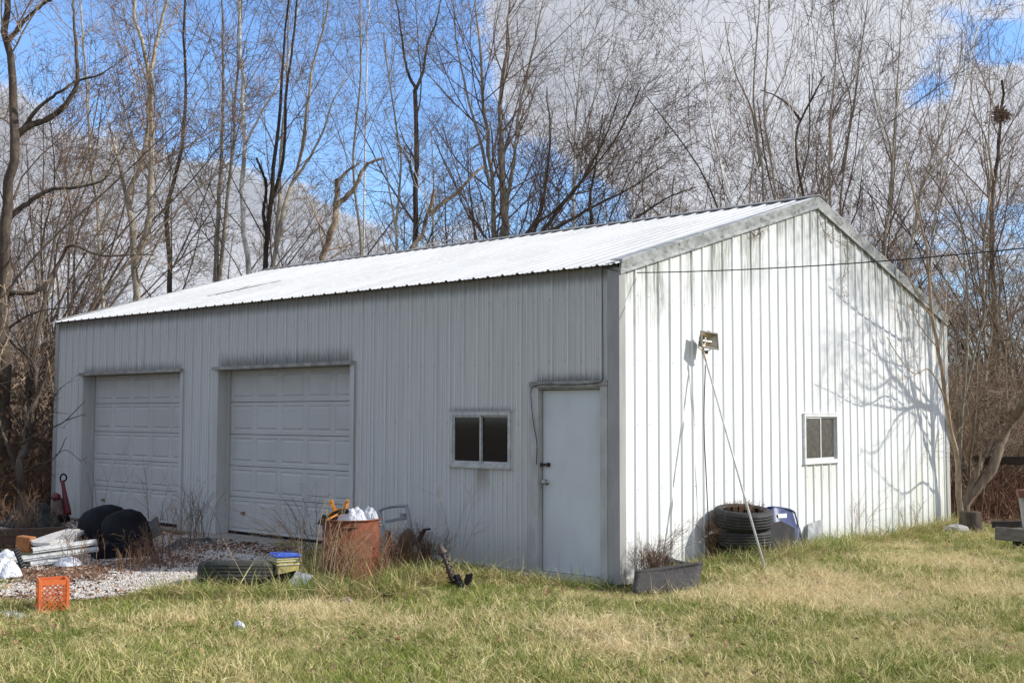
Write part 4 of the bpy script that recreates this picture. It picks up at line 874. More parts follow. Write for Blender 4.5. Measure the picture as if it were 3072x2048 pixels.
cable('lamp_cable', 'thin black cable hanging straight down from the floodlight into the grass', [tuple(ct), tuple(ct*.7+cb*.3+np.array([-.03, -.012, 0])), tuple(ct*.35+cb*.65+np.array([-.02, .0, 0])), tuple(cb+np.array([0, 0, -.05]))], .0065, 40)

# ------------------------------------------------------------------ tyres
def tyre_mesh(mb, Mx, ro=.325, w_=.205, ri=.205, seed=0):
    h = w_/2
    prof = [(ri, -h*.75), (ri+.012, -h*.86), (ri+.05, -h), (ro-.062, -h*1.02), (ro-.034, -h*.95), (ro-.016, -h*.80), (ro-.006, -h*.64)]
    for c in (-.45, -.15, .15, .45): prof += [(ro, (c-.12)*h), (ro, (c-.02)*h), (ro-.005, (c-.015)*h), (ro-.005, (c+.015)*h), (ro, (c+.02)*h)]
    prof = [p for p in prof]; prof.sort(key=lambda p: 0)  # keep order
    prof += [(ro-.006, h*.64), (ro-.016, h*.80), (ro-.034, h*.95), (ro-.062, h*1.02), (ri+.05, h), (ri+.012, h*.86), (ri, h*.75), (ri+.014, h*.70), (ri+.055, h*.80), (ro-.03, h*.6), (ro-.024, 0), (ro-.03, -h*.6), (ri+.055, -h*.80), (ri+.014, -h*.70), (ri, -h*.75)]
    n = len(prof)
    def wob(i, j):
        if 4 <= i <= 6 or 27 <= i <= 29: return -.008 if j % 2 else 0.0
        if 7 <= i <= 26: return -.003 if (j+i//5) % 2 else 0.0
        return 0
    mb.lathe(prof, 96, Mx, wob)
def tyre(label, loc, rot, ro=.325, w_=.205, ri=.2, group=None, mat=None):
    mb = MB(); tyre_mesh(mb, None, ro, w_, ri); o = mb.build('tyre', mat or m_black, None, True); o.location = tuple(loc); o.rotation_euler = rot; tag(o, label, 'tyre', group); return o
c = atx(2229, 1640, .37)[:2]; zb = float(gz(*c))
tyre('top tyre of the stack against the gable wall, dead vines in its hole', (c[0], c[1], zb+.52), (Matrix.Rotation(R(5), 4, Vector((_r[0], _r[1], 0))) @ Matrix.Rotation(R(2), 4, 'Y')).to_euler(), .345, .225, .225)
tyre('lower tyre of the stack against the gable wall, half hidden in grass', (c[0]-.02, c[1]+.03, zb+.275), (R(-2), R(0), 1), .335, .215, .21)
tyre('bottom tyre of the stack, sunk in the long grass', (c[0]+.0, c[1]+.02, zb+.065), (0, 0, 2), .335, .215, .21)
# tyres in the yard
q = at(708, 1700, 11.95); q[2] = gz(q[0], q[1]); tyre('worn grey-green tyre lying flat at the edge of the gravel', (q[0], q[1], q[2]+.125), (Matrix.Rotation(R(-8), 4, Vector((_r[0], _r[1], 0)))).to_euler(), .385, .235, .22, mat=M('dusty_tyre_rubber', (.040, .043, .036), (.025, .027, .022), 9, .85, bump=.3, c3=(.075, .075, .06), s3=10))

# blue tub with dark panel, right of the tyre stack
q = gnd(2355, 1668)
t = thing('blue_tub', 'crumpled navy plastic tub with a white sticker leaning beside the tyre stack', 'tub', tuple(q))
def P_(px, py, X): return tuple(atx(px, py, X)-q)
mb = MB(); n_ = 9
topl = [atx(2300, 1523, .30), atx(2320, 1521, .35), atx(2345, 1524, .38), atx(2370, 1530, .36), atx(2382, 1538, .30)]
botl = [atx(2296, 1650, .40), atx(2320, 1660, .55), atx(2350, 1664, .62), atx(2385, 1662, .55), atx(2412, 1652, .40)]
bk_t = [p+np.array([-.22, .03, .0]) for p in topl]; bk_b = [p+np.array([-.35, .03, 0]) for p in botl]
F = []; V = []
for i in range(5):
    for k in range(5):
        s_ = k/4; p = topl[i]*(1-s_)+botl[i]*s_; p = p+np.array([.025*math.sin(k*2.1+i), .012*math.sin(k*3+i*2), 0]); V.append(tuple(p-q))
F += [(i*5+k, i*5+k+1, (i+1)*5+k+1, (i+1)*5+k) for i in range(4) for k in range(4)]
b0 = len(V)
for i in range(5):
    for k in range(5):
        s_ = k/4; p = bk_t[i]*(1-s_)+bk_b[i]*s_; V.append(tuple(p-q))
F += [(b0+i*5+k, b0+(i+1)*5+k, b0+(i+1)*5+k+1, b0+i*5+k+1) for i in range(4) for k in range(4)]
F += [(0+k, b0+k, b0+k+1, k+1) for k in range(4)]+[(20+k, 21+k, b0+21+k, b0+20+k) for k in range(4)]
mb.add(V, F); o = mb.build('tub_body', m_navy, t, True)
mb = MB(); mb.tube(resample([p-q+np.array([.01, 0, .005]) for p in topl], 12), .013, 6); mb.tube(resample([p-q+np.array([.012, 0, .0]) for p in (topl[4], topl[4]*.6+botl[4]*.4, botl[4])], 8), .010, 6); mb.build('rim', m_navy, t, True)
def quad_plate(name, mat, cs, th, parent, origin, nrm=(1, 0, 0)):
    mb = MB(); nv = np.array(nrm)*th; V = [tuple(np.array(c_)-origin) for c_ in cs]+[tuple(np.array(c_)-origin+nv) for c_ in cs]; n = len(cs)
    mb.add(V, [tuple(range(n-1, -1, -1)), tuple(range(n, 2*n))]+[(i, (i+1) % n, (i+1) % n+n, i+n) for i in range(n)]); return mb.build(name, mat, parent)
def onface(px, py): return atx(px, py, .415)
quad_plate('sticker', m_stick, [onface(2335, 1553), onface(2334, 1541), onface(2360, 1539), onface(2360, 1552)], .004, t, q, tuple(-_f*np.array([1, 1, 0])))
quad_plate('dark_panel', M('scuffed_black_panel', (.012, .011, .011), (.02, .018, .016), 7, .6, c3=(.06, .04, .03), s3=12, spec=.2), [atx(2306, 1572, .60), atx(2303, 1652, .68), atx(2350, 1668, .72), atx(2394, 1652, .66), atx(2384, 1583, .56), atx(2345, 1562, .56)], .012, t, q, (-1, 0, 0))
# grey shallow tray with dead vines
q = gnd(1995, 1768)
t = thing('mixing_tray', 'grey plastic mixing tray tipped on edge near the shed corner', 'tray', tuple(q))
A1, A2, B1, B2 = at(1905, 1716, 11.80), at(2106, 1688, 11.95), at(1899, 1776, 11.55), at(2090, 1780, 11.70)
V = []; nx_, nz_ = 12, 5
nrm = unit(np.cross(A2-A1, B1-A1)); 
if nrm[1] > 0: nrm = -nrm
for i in range(nx_+1):
    for k in range(nz_+1):
        a_, b_ = i/nx_, k/nz_; p = (A1*(1-a_)+A2*a_)*(1-b_)+(B1*(1-a_)+B2*a_)*b_; p = p+nrm*.035*math.sin(a_*math.pi)*math.sin(b_*math.pi)+np.array([0, 0, -.012*math.sin(a_*3.1)*(1-b_)]); V.append(tuple(p-q))
F = [(i*(nz_+1)+k, i*(nz_+1)+k+1, (i+1)*(nz_+1)+k+1, (i+1)*(nz_+1)+k) for i in range(nx_) for k in range(nz_)]
mb = MB(); mb.add(V, F); o = mb.build('tray_floor', m_greyp, t, True); so = o.modifiers.new('s', 'SOLIDIFY'); so.thickness = .008
mb = MB(); bk = np.array([-.05, .11, .01])
mb.add([tuple(A1-q), tuple(A2-q), tuple(A2+bk-q), tuple(A1+bk-q)], [(0, 1, 2, 3)]); mb.add([tuple(A2-q), tuple(B2-q), tuple(B2+bk-q), tuple(A2+bk*.9-q)], [(0, 1, 2, 3)]); mb.add([tuple(A1-q), tuple(B1-q), tuple(B1+bk-q), tuple(A1+bk*.9-q)], [(0, 1, 2, 3)])
o = mb.build('tray_sides', m_greyp, t); so = o.modifiers.new('s', 'SOLIDIFY'); so.thickness = .006
mb = MB(); mb.tube(resample([A1-q-nrm*.01, (A1+A2)/2-q+np.array([0, 0, -.012]), A2-q], 12), .017, 6); mb.build('tray_rim', m_greyp, t, True)
q2 = at(1985, 1715, 12.7); mb = MB(); pl = [at(1905, 1742, 12.7), at(1925, 1700, 12.9), at(1960, 1682, 13.0), at(1998, 1680, 13.0), at(2030, 1692, 13.0), at(2070, 1700, 12.9)]
mb.tube(resample([tuple(p-q2) for p in pl], 24), .05, 10); o = mb.build('rubber_hose', m_black, None, True); o.location = tuple(q2); tag(o, 'fat black rubber hose curled behind the grey tray', 'hose')
# pane leaning on the wall
q = atx(2450, 1635, .1)
cs = [atx(2425, 1572, .05), atx(2425, 1630, .13), atx(2472, 1640, .13), atx(2468, 1556, .05)]
o = quad_plate('leaning_board', M('clear_dirty_panel', (.42, .43, .42), (.22, .22, .22), 5, .3, st=(4, 4, .5), c3=(.12, .12, .12), s3=7), cs, .012, None, q, (-1, 0, 0)); o.location = tuple(q); tag(o, 'small grey weathered panel leaning on the gable wall below the window', 'panel')
for i, (px, py, lab) in enumerate(((2790, 1590, 'tan block wedged under the wall near the far corner'), (2742, 1594, 'darker block wedged under the wall, left of the tan one'))):
    P = atx(px, py, .02); mb = MB(); mb.box((-.07, -.09, -.08), (.07, .09, .07)); o = mb.build('concrete_block', M('tan_block%d' % i, (.42, .30, .2) if i == 0 else (.15, .12, .1), None, 8, .9, bump=.4), None, bevel=.008); o.location = tuple(P); tag(o, lab, 'block')

# ------------------------------------------------------------------ rusty barrel and its load
bc = at(1053, 1700, 12.30); bc[2] = 0; br = .302
bar = thing('steel_barrel', 'rust-brown open steel drum heaped with rubbish beside the overhead door', 'barrel', (bc[0], bc[1], float(gz(bc[0], bc[1]))))
BZ = float(gz(bc[0], bc[1]))
rim_z = .672
mb = MB(); prof = [(0, .02), (br-.01, .02), (br, .0), (br, .035)]
for zc in (.285,): prof += [(br, zc-.025), (br+.010, zc-.008), (br+.010, zc+.008), (br, zc+.025)]
prof += [(br, rim_z-.02), (br-.012, rim_z-.02), (br-.012, .05), (0, .05)]
mb.lathe(prof, 56, None, lambda i, j: .004*math.sin(j*.5+i)); mb.build('drum', m_rust, bar, True)
mb = MB(); prof = [(br+.006+.008*math.cos(a), rim_z-.012+.010*math.sin(a)) for a in np.linspace(0, 2*math.pi, 9)]; mb.lathe(prof, 56); mb.build('rim', m_rust, bar, True)
def crumple(name, label, cat, P, sx, sy, sz, mat, seed, parent=None, n=40):
    rr = np.random.default_rng(seed); V = []; ph = rr.uniform(0, 6, (6, 2)); fr = rr.uniform(2, 8, (6, 2))
    for i in range(n):
        for j in range(n):
            u_, v_ = i/(n-1)*2-1, j/(n-1)*2-1; h = max(0, 1-(u_*u_+v_*v_)**1.1)**.8
            wv = sum(abs(math.sin(fr[k, 0]*.9*(u_*math.cos(ph[k, 1])+v_*math.sin(ph[k, 1]))+ph[k, 0]))-.6 for k in range(6))*.12
            V.append((sx*(u_+rr.normal()*.015+wv*.3), sy*(v_+rr.normal()*.015), sz*(h*(1+1.1*wv)*.85+rr.normal()*.02*h-.03)))
    F = [(i*n+j, (i+1)*n+j, (i+1)*n+j+1, i*n+j+1) for i in range(n-1) for j in range(n-1)]
    mb = MB(); mb.add(V, F); o = mb.build(name, mat, parent); o.location = tuple(P)
    return tag(o, label, cat) if label else o
crumple('plastic_bag', 'crumpled white plastic bag on top of the rusty drum', 'bag', (bc[0]+.05, bc[1]-.02, BZ+.63), .20, .17, .16, m_bag, 3)
crumple('plastic_bag', 'clear greyish film bag on the right rim of the rusty drum', 'bag', (bc[0]+.17, bc[1]+.10, BZ+.64), .10, .10, .16, M('cloudy_film', (.55, .58, .62), (.4, .42, .45), 14, .3, bump=.5), 9)
crumple('rubbish', 'grey-brown mixed rubbish filling the drum under the white bag', 'rubbish', (bc[0], bc[1], BZ+.60), .265, .265, .07, M('mixed_rubbish', (.3, .26, .22), (.08, .07, .06), 22, .8, c3=(.5, .48, .45), s3=35), 5)
crumple('rubbish_sack', 'glossy black sack on the left side of the drum mouth', 'bag', (bc[0]-.20, bc[1]-.14, BZ+.61), .12, .12, .12, m_blackp, 6)
# orange jack stand, upturned
jp = at(998, 1535, float((bc-CAM)@_f)); js = thing('jack_stand', 'orange steel jack stand sticking up out of the drum', 'jack stand', tuple(jp))
def RL(px, py, dz=0): return tuple(at(px, py, float((bc-CAM)@_f)+dz)-jp)
mb = MB(); beam(mb, RL(994, 1505), RL(1010, 1545), .018, .018); beam(mb, RL(1041, 1503), RL(1034, 1540, .02), .016, .018); beam(mb, RL(1005, 1530), RL(1040, 1528), .012, .016)
beam(mb, RL(985, 1542), RL(1012, 1532), .02, .016); mb.build('legs', m_jack, js, bevel=.003)
mb = MB(); beam(mb, RL(987, 1503), RL(999, 1502), .022, .014); beam(mb, RL(1038, 1500), RL(1047, 1504), .02, .013); mb.build('feet', m_jack, js, bevel=.003)
o_ = at(980, 1560, float((bc-CAM)@_f)-.28); mb = MB(); mb.tube([(0, 0, 0), tuple(at(1012, 1542, float((bc-CAM)@_f)-.15)-o_)], .009, 8); o = mb.build('orange_rod', m_jack, None, True); o.location = tuple(o_); tag(o, 'short orange rod lying over the left rim of the drum', 'rod')
o_ = at(1010, 1540, float((bc-CAM)@_f)-.1)
mb = MB(); mb.tube(resample([tuple(at(px, py, float((bc-CAM)@_f)-.12)-o_) for px, py in ((985, 1552), (1000, 1538), (1025, 1530), (1046, 1529), (1040, 1536), (1015, 1540), (996, 1552))], 24), .013, 7); o = mb.build('rubber_hose', m_blackp, None, True); o.location = tuple(o_); tag(o, 'looped black hose lying across the drum mouth below the jack stand', 'hose')
# grey moulded frame behind the drum (seat frame leaning on the wall)
Zw = lambda px, py, Y: aty(px, py, Y)
o_ = aty(1190, 1690, -.55)
fr = thing('chair_frame', 'grey moulded plastic chair frame leaning between the drum and the wall', 'chair frame', tuple(o_))
Yt, Yb = -.42, -.75
def C2(px, py):
    t_ = (py-1515)/(1690-1515); return aty(px, py, Yt+(Yb-Yt)*t_)-o_
mb = MB(); mb.tube(resample([C2(1170, 1720), C2(1155, 1620), C2(1146, 1575), C2(1139, 1534)], 14), .022, 8); mb.build('side_rail', m_greym, fr, True)
mb = MB(); mb.tube(resample([C2(1136, 1532), C2(1160, 1522), C2(1200, 1517), C2(1219, 1518)], 12), .017, 8); mb.build('top_rail', m_greym, fr, True)
mb = MB(); mb.tube(resample([C2(1219, 1516), C2(1226, 1550), C2(1234, 1590), C2(1258, 1650), C2(1268, 1700)], 14), .024, 8); mb.build('side_rail', m_greym, fr, True)
mb = MB(); cs = [C2(1155, 1568), C2(1158, 1563), C2(1158, 1540)]; beam(mb, C2(1156, 1564), C2(1222, 1552), .012, .018); mb.box(tuple(C2(1206, 1556)-np.array([.03, .01, .0])), tuple(C2(1206, 1556)+np.array([.05, .02, .07]))); mb.build('cross_panel', m_greym, fr, bevel=.004)
mb = MB(); mb.lathe([(.0, -.03), (.16, -.03), (.19, 0), (.16, .03), (0, .03)], 24, Matrix.Translation(tuple(C2(1232, 1625)+np.array([0, -.08, -.02]))) @ Matrix.Rotation(R(12), 4, 'Y') @ Matrix.Scale(.62, 4, (1, 0, 0)) @ Matrix.Rotation(R(82), 4, 'X')); o = mb.build('oval_pad', M('weathered_pad', (.16, .13, .10), (.09, .07, .055), 9, .9, bump=.3), fr, True)
o_ = aty(1262, 1610, -.35); mb = MB(); pp = lambda px, py: aty(px, py, -.35)-o_
mb.tube([tuple(pp(1256, 1624)), tuple(pp(1266, 1600)), tuple(pp(1274, 1588))], [.03, .032, .02], 8); mb.tube([tuple(pp(1270, 1588)), tuple(pp(1290, 1586))], .012, 8); o = mb.build('black_bracket', m_blackp, None, True); o.location = tuple(o_); tag(o, 'black hooked bracket sticking up behind the weeds right of the drum', 'bracket')
# rusty post beside it
A_ = aty(1163, 1590, -.8); B_ = gnd(1182, 1705); mb = MB(); mb.tube([tuple(A_-B_), (0, 0, -.1)], .028, 10); o = mb.build('rusty_pipe', m_rust, None, True); o.location = tuple(B_); tag(o, 'short rusty pipe leaning in the weeds between the drum and the chair frame', 'pipe')
# strut (shock absorber)
B_ = gnd(1368, 1765); Zs = float((B_-CAM)@_f); A_ = at(1318, 1632, Zs-.05)
st_ = thing('suspension_strut', 'old rusty car suspension strut standing tilted in the grass by the wall', 'car part', tuple(B_))
ax = Vector(A_-B_); q = ax.to_track_quat('Z', 'Y').to_matrix().to_4x4(); ln = ax.length
mb = MB(); mb.lathe([(0, -.05), (.028, -.05), (.03, ln*.45), (.022, ln*.5), (.022, ln*.8), (0, ln*.8)], 14, q); mb.build('damper_tube', M('oily_metal', (.045, .038, .032), (.09, .06, .045), 14, .6, c3=(.14, .07, .04), s3=20), st_, True)
mb = MB(); mb.tube([tuple(q @ Vector((.045*math.cos(a*6.28), .045*math.sin(a*6.28), .05+a*.055))) for a in np.linspace(0, 5.5, 70)], .007, 6); mb.build('coil_spring', bpy.data.materials['oily_metal'], st_, True)
mb = MB(); mb.lathe([(0, ln*.8), (.052, ln*.8), (.055, ln*.83), (.035, ln*.87), (.035, ln*.92), (.018, ln*.94), (.015, ln*1.0), (0, ln)], 18, q); mb.build('top_mount', bpy.data.materials['oily_metal'], st_, True)
mb = MB(); beam(mb, (0, 0, .12), (.12, -.05, .02), .03, .04); beam(mb, (.1, .05, .0), (.14, .05, .16), .05, .008); mb.build('knuckle', m_blackp, st_, bevel=.006)

# ------------------------------------------------------------------ yellow bucket, battery box, crate
q = at(855, 1700, 12.1); q[2] = gz(q[0], q[1]); t = thing('square_bucket', 'square yellow bucket with a blue lid on the gravel edge', 'bucket', tuple(q), R(-22))
def frustum(mb, w0, w1, d0, d1, z0, z1):
    V = [(-w0, -d0, z0), (w0, -d0, z0), (w0, d0, z0), (-w0, d0, z0), (-w1, -d1, z1), (w1, -d1, z1), (w1, d1, z1), (-w1, d1, z1)]; mb.add(V, [(0, 3, 2, 1), (4, 5, 6, 7), (0, 1, 5, 4), (1, 2, 6, 5), (2, 3, 7, 6), (3, 0, 4, 7)])
mb = MB(); frustum(mb, .115, .135, .105, .125, 0, .285); mb.build('pail', m_yel, t, bevel=.02)
mb = MB()
for z_ in (.20, .235, .26): frustum(mb, .134+.02*z_, .136+.02*z_, .124, .126, z_, z_+.010)
mb.build('pail_rib', M('pale_yellow_rib', (.68, .66, .5), rough=.5), t, bevel=.003)
mb = MB(); frustum(mb, .147, .147, .137, .137, .282, .306); frustum(mb, .12, .115, .11, .105, .306, .315); mb.build('lid', m_blue, t, bevel=.006)
mb = MB(); mb.box((-.06, -.1215, .06), (.06, -.112, .15)); mb.build('label_patch', M('pale_label', (.6, .62, .5), (.5, .5, .3), 30, .6), t)
q = gnd(868, 1774); t = thing('battery_box', 'open black box with a silver flap lying in the grass below the yellow bucket', 'box', tuple(q), R(20))
mb = MB(); mb.box((-.28, -.10, .02), (.05, -.085, .18), Matrix.Rotation(R(-14), 4, 'Y')); mb.box((-.28, .10, .02), (.05, .115, .19), Matrix.Rotation(R(-14), 4, 'Y')); mb.box((-.28, -.084, .02), (-.265, .099, .18), Matrix.Rotation(R(-14), 4, 'Y')); mb.box((-.264, -.084, .02), (.05, .099, .03), Matrix.Rotation(R(-14), 4, 'Y')); mb.build('box_shell', m_blackp, t, bevel=.004)
mb = MB(); mb.add([(.0, -.14, .03), (.19, -.12, .05), (.20, .12, .16), (.02, .10, .19), (.0, -.13, .02), (.19, -.11, .04), (.20, .13, .15), (.02, .11, .18)], [(0, 1, 2, 3), (7, 6, 5, 4), (0, 4, 5, 1), (1, 5, 6, 2), (2, 6, 7, 3), (3, 7, 4, 0)]); mb.build('flap', M('silver_sheet', (.55, .56, .56), (.35, .35, .34), 12, .4, metal=.3), t)
# milk crate (stands on end)
q = gnd(140, 1838); q = q+np.array([-.02, .06, 0]); cr = thing('milk_crate', 'bright orange milk crate standing on its side at the gravel edge', 'crate', tuple(q), R(-22))
cw, cd, ch = .125, .115, .275
mb = MB()
for sx in (-1, 1):
    for sy in (-1, 1): mb.box((sx*cw-.014, sy*cd-.014, 0), (sx*cw+.014, sy*cd+.014, ch+.02))
mb.build('corner_post', m_orange, cr, bevel=.003)
for z_ in (0, ch-.02):
    mb = MB()
    for sy in (-1, 1): mb.box((-cw-.010, sy*cd-.010, z_), (cw+.010, sy*cd+.010, z_+.042))
    for sx in (-1, 1): mb.box((sx*cw-.010, -cd+.0101, z_+.0005), (sx*cw+.010, cd-.0101, z_+.0415))
    mb.build('band', m_orange, cr)
mb = MB()
for i in range(4): x_ = -cw+.045+i*.053; mb.box((x_-.004, -cd-.006, .042), (x_+.004, -cd+.004, ch-.02))
for z_ in (.10, .16, .22): mb.box((-cw+.014, -cd-.005, z_), (cw-.014, -cd+.003, z_+.008))
mb.box((-.028, -cd-.008, .042), (.028, -cd+.006, ch-.02))
def lattice(mb, x, s):
    for i in range(-4, 9):
        for dr in (1, -1):
            y0 = -cd+.014+i*.045; pts = []
            a, b = (y0, .045), (y0+dr*(ch-.065), ch-.02)
            # clip in y
            lo, hi = -cd+.014, cd-.014; (ya, za), (yb, zb_) = a, b
            def cl(yv): return za+(zb_-za)*(yv-ya)/(yb-ya)
            if max(ya, yb) < lo or min(ya, yb) > hi: continue
            A = list(a); Bq = list(b)
            for Q in (A, Bq):
                if Q[0] < lo: Q[1] = cl(lo); Q[0] = lo
                elif Q[0] > hi: Q[1] = cl(hi); Q[0] = hi
            if abs(A[0]-Bq[0]) < .02: continue
            beam(mb, (x, A[0], A[1]), (x, Bq[0], Bq[1]), .0032, .0032)
lattice(mb, cw, 1); lattice(mb, -cw, 1); mb.build('lattice_side', m_orange, cr)
mb = MB()
for i in range(6): mb.box((-cw+.014, -cd+.05+i*.05, .0), (cw-.014, -cd+.058+i*.05, .008))
for i in range(6): mb.box((-cw+.04+i*.05, cd-.012, .042), (-cw+.048+i*.05, cd-.004, ch-.02))
mb.build('grid_base', m_orange, cr)

# ------------------------------------------------------------------ junk heap on the left
def loc_beam(mb, px0, py0, px1, py1, hw, hh, h0=0., h1=0., o=None):
    A = gnd(px0, py0); B = gnd(px1, py1)
    A[2] += h0; B[2] += h1; beam(mb, A-o, B-o, hw, hh)
for a, b, c_, d, hw, hh, lab in (
    (95, 1650, 286, 1624, .05, .030, 'topmost white vinyl strip of the pile, its right end resting on dark junk'),
    (84, 1672, 292, 1645, .05, .026, 'second white strip of the pile, just below the topmost one'),
    (-30, 1684, 165, 1664, .06, .030, 'wide white gutter piece running behind the ribbed dark panel'),
    (84, 1690, 242, 1668, .07, .028, 'lower white strip right of the ribbed dark panel'),
    (-30, 1702, 120, 1694, .07, .020, 'bottom white strip lying in the leaves at the left edge')):
    A = at(a, b, 13.55); B = at(c_, d, 14.0); o_ = A.copy(); off_ = B-A; nn_ = Vector(off_).length
    mb = MB(); qd = Vector(off_).to_track_quat('X', 'Z').to_matrix().to_4x4()
    mb.prism([(0, -hh), (nn_, -hh), (nn_, hh), (0, hh)], -hw, -hw+.006, qd); mb.prism([(0, hh-.006), (nn_, hh-.006), (nn_, hh), (0, hh)], -hw+.0061, hw*.6, qd); mb.prism([(0, -hh*.2), (nn_, -hh*.2), (nn_, hh*.1), (0, hh*.1)], -hw-.012, -hw-.0002, qd)
    o = mb.build('vinyl_strip', m_white, None); o.location = tuple(o_); tag(o, lab, 'vinyl strip', 'white vinyl strips in the junk heap')
q = at(62, 1672, 13.4); t = thing('louvred_vent', 'dark grey ribbed panel lying across the white strips', 'vent', tuple(q), R(-36))
for i in range(9):
    mb = MB(); mb.box((-.10, -.012, -.004), (.10, .012, .006), Matrix.Translation((0, .0+i*.012-.05, .09-i*.030)) @ Matrix.Rotation(R(50), 4, 'X')); mb.build('slat', M('charcoal_plastic', (.06, .065, .075), (.09, .095, .10), 8, .6) if i == 0 else bpy.data.materials['charcoal_plastic'], t)
mb = MB(); mb.add([(-.11, -.06, .11), (.11, -.06, .11), (.11, .07, -.19), (-.11, .07, -.19)], [(0, 1, 2, 3)]); o = mb.build('backing', m_blackp, t); so = o.modifiers.new('s', 'SOLIDIFY'); so.thickness = .01
P = gnd(15, 1735); crumple('plastic_bag', 'white plastic bag with red print at the left edge of the junk heap', 'bag', (P[0], P[1], P[2]+.0), .20, .18, .24, m_bag, 21)
P = at(25, 1672, 13.9); crumple('plastic_bag', 'crumpled white bag stuffed behind the ribbed dark panel', 'bag', (P[0], P[1], P[2]-.03), .18, .16, .14, m_bag, 22)
P = gnd(205, 1700); crumple('plastic_bag', 'flattened white bag draped over the right end of the vinyl strips', 'bag', (P[0], P[1], P[2]+.0), .22, .16, .13, m_bag, 23)
P = gnd(5, 1757)
mb = MB(); mb.lathe([(0, 0), (.06, 0), (.055, .004), (0, .006)], 16); o = mb.build('red_cap', m_redb); P2 = gnd(6, 1762); o.location = (P2[0]+.17, P2[1]-.2, P2[2]+.12); o.rotation_euler = (R(70), 0, R(40)); tag(o, 'bright red round lid in front of the white bag', 'lid')
# frayed white board
cs = [at(92, 1620, 13.9), at(150, 1600, 14.3), at(205, 1584, 14.6), at(252, 1590, 14.6), at(212, 1620, 14.1), at(150, 1628, 13.8), at(100, 1627, 13.8)]
q = cs[0]; o = quad_plate('frayed_board', m_foam, cs, .035, None, q, (0, 0, -1)); o.location = tuple(q); tag(o, 'off-white padded board with a frayed right edge lying on the junk heap', 'board')
mb = MB(); rr = random.Random(4)
for k in range(46):
    a = at(205+rr.uniform(0, 38), 1586+rr.uniform(0, 8), 14.4+rr.uniform(-.3, .1)); b = a+np.array([rr.uniform(-.1, .12), rr.uniform(-.2, -.02), rr.uniform(-.22, -.05)]); mb.tube(resample([a-q, (a+b)/2-q+np.array([rr.uniform(-.03, .03), 0, .03]), b-q], 5), .004, 4)
tag(mb.build('frayed_threads', m_foam, o), kind='stuff')
P = at(77, 1630, 14.0); mb = MB(); mb.box((-.10, -.06, -.09), (.10, .06, .09)); o = mb.build('clay_block', m_brick, None, bevel=.012); o.location = tuple(P); o.rotation_euler = (0, R(4), R(25)); tag(o, 'orange clay block lying left of the frayed board', 'brick')
# two big black round bins/tubs lying over
for px, py, Zc, r_, lab in ((312, 1590, 15.2, .34, 'larger black rounded plastic tub, upturned in front of the far door'), (376, 1592, 14.8, .30, 'smaller black rounded tub leaning on the larger one')):
    P = at(px, py, Zc); P[2] = .28; mb = MB()
    mb.lathe([(r_*.99, -.34), (r_, -.28), (r_*1.0, -.05), (r_*.93, .10), (r_*.78, .20), (r_*.5, .27), (r_*.2, .29), (0, .295)], 40, None, lambda i, j: .012*math.sin(j*.55+i*1.3)+.006*math.sin(j*1.9-i)); o = mb.build('black_tub', m_blackp, None, True); o.location = (P[0], P[1], .27 if r_ > .33 else .25); o.rotation_euler = (R(14), R(-8), 0); tag(o, lab, 'tub')
o_ = gnd(330, 1660); mb = MB(); beam(mb, gnd(245, 1682)-o_+np.array([0, .15, .10]), gnd(405, 1672)-o_+np.array([0, .15, .09]), .2, .11); o = mb.build('black_case', m_blackp, None, bevel=.03); o.location = tuple(o_); tag(o, 'long low black plastic case in front of the upturned tubs', 'case')
cs = [at(412, 1592, 15.2), at(470, 1548, 15.2), at(482, 1600, 14.8), at(430, 1628, 14.8)]; q = cs[0]; o = quad_plate('slanted_board', M('dark_green_panel', (.03, .035, .03), (.05, .055, .045), 7, .6), cs, .03, None, q, (0, .6, -.2)); o.location = tuple(q); tag(o, 'dark slanted panel leaning right of the upturned black tubs', 'panel')
o_ = gnd(110, 1640); 
for i, (a, b, c_, d, lab) in enumerate(((-40, 1600, 200, 1590, 'upper dark plank at the back of the junk heap'), (-40, 1622, 190, 1612, 'lower dark plank at the back of the junk heap'))):
    A, B = at(a, b, 15.6), at(c_, d, 15.5); mb = MB(); beam(mb, A-A, B-A, .06, .05); o = mb.build('plank', M('rotten_plank%d' % i, (.06, .035, .025), (.10, .06, .04), 9, .9, st=(4, 1, 4)), None, bevel=.01); o.location = tuple(A); tag(o, lab, 'plank')
A = at(95, 1530, 18.2); 
crumple('tarp', 'dark crumpled tarp slumped left of the red upright machine', 'tarp', (A[0], A[1], .05), .5, .4, .38, M('dark_tarp', (.012, .014, .011), (.02, .022, .017), 6, .7), 31)
for i, (px, py, w__, h__) in enumerate(((560, 1628, .25, .13), (610, 1622, .22, .10), (530, 1640, .2, .12))):
    P = gnd(px, py+10); crumple('junk_sack', ('black sack with white scraps beside the pillar between the doors', 'low dark sack nearest the nearer overhead door', 'dark sack at the right end of the black case')[i], 'bag', (P[0], P[1], P[2]), w__, w__*.8, h__, M('scrap_sack%d' % i, (.02, .02, .022), (.05, .05, .055), 9, .6, c3=(.5, .5, .5), s3=18), 40+i)
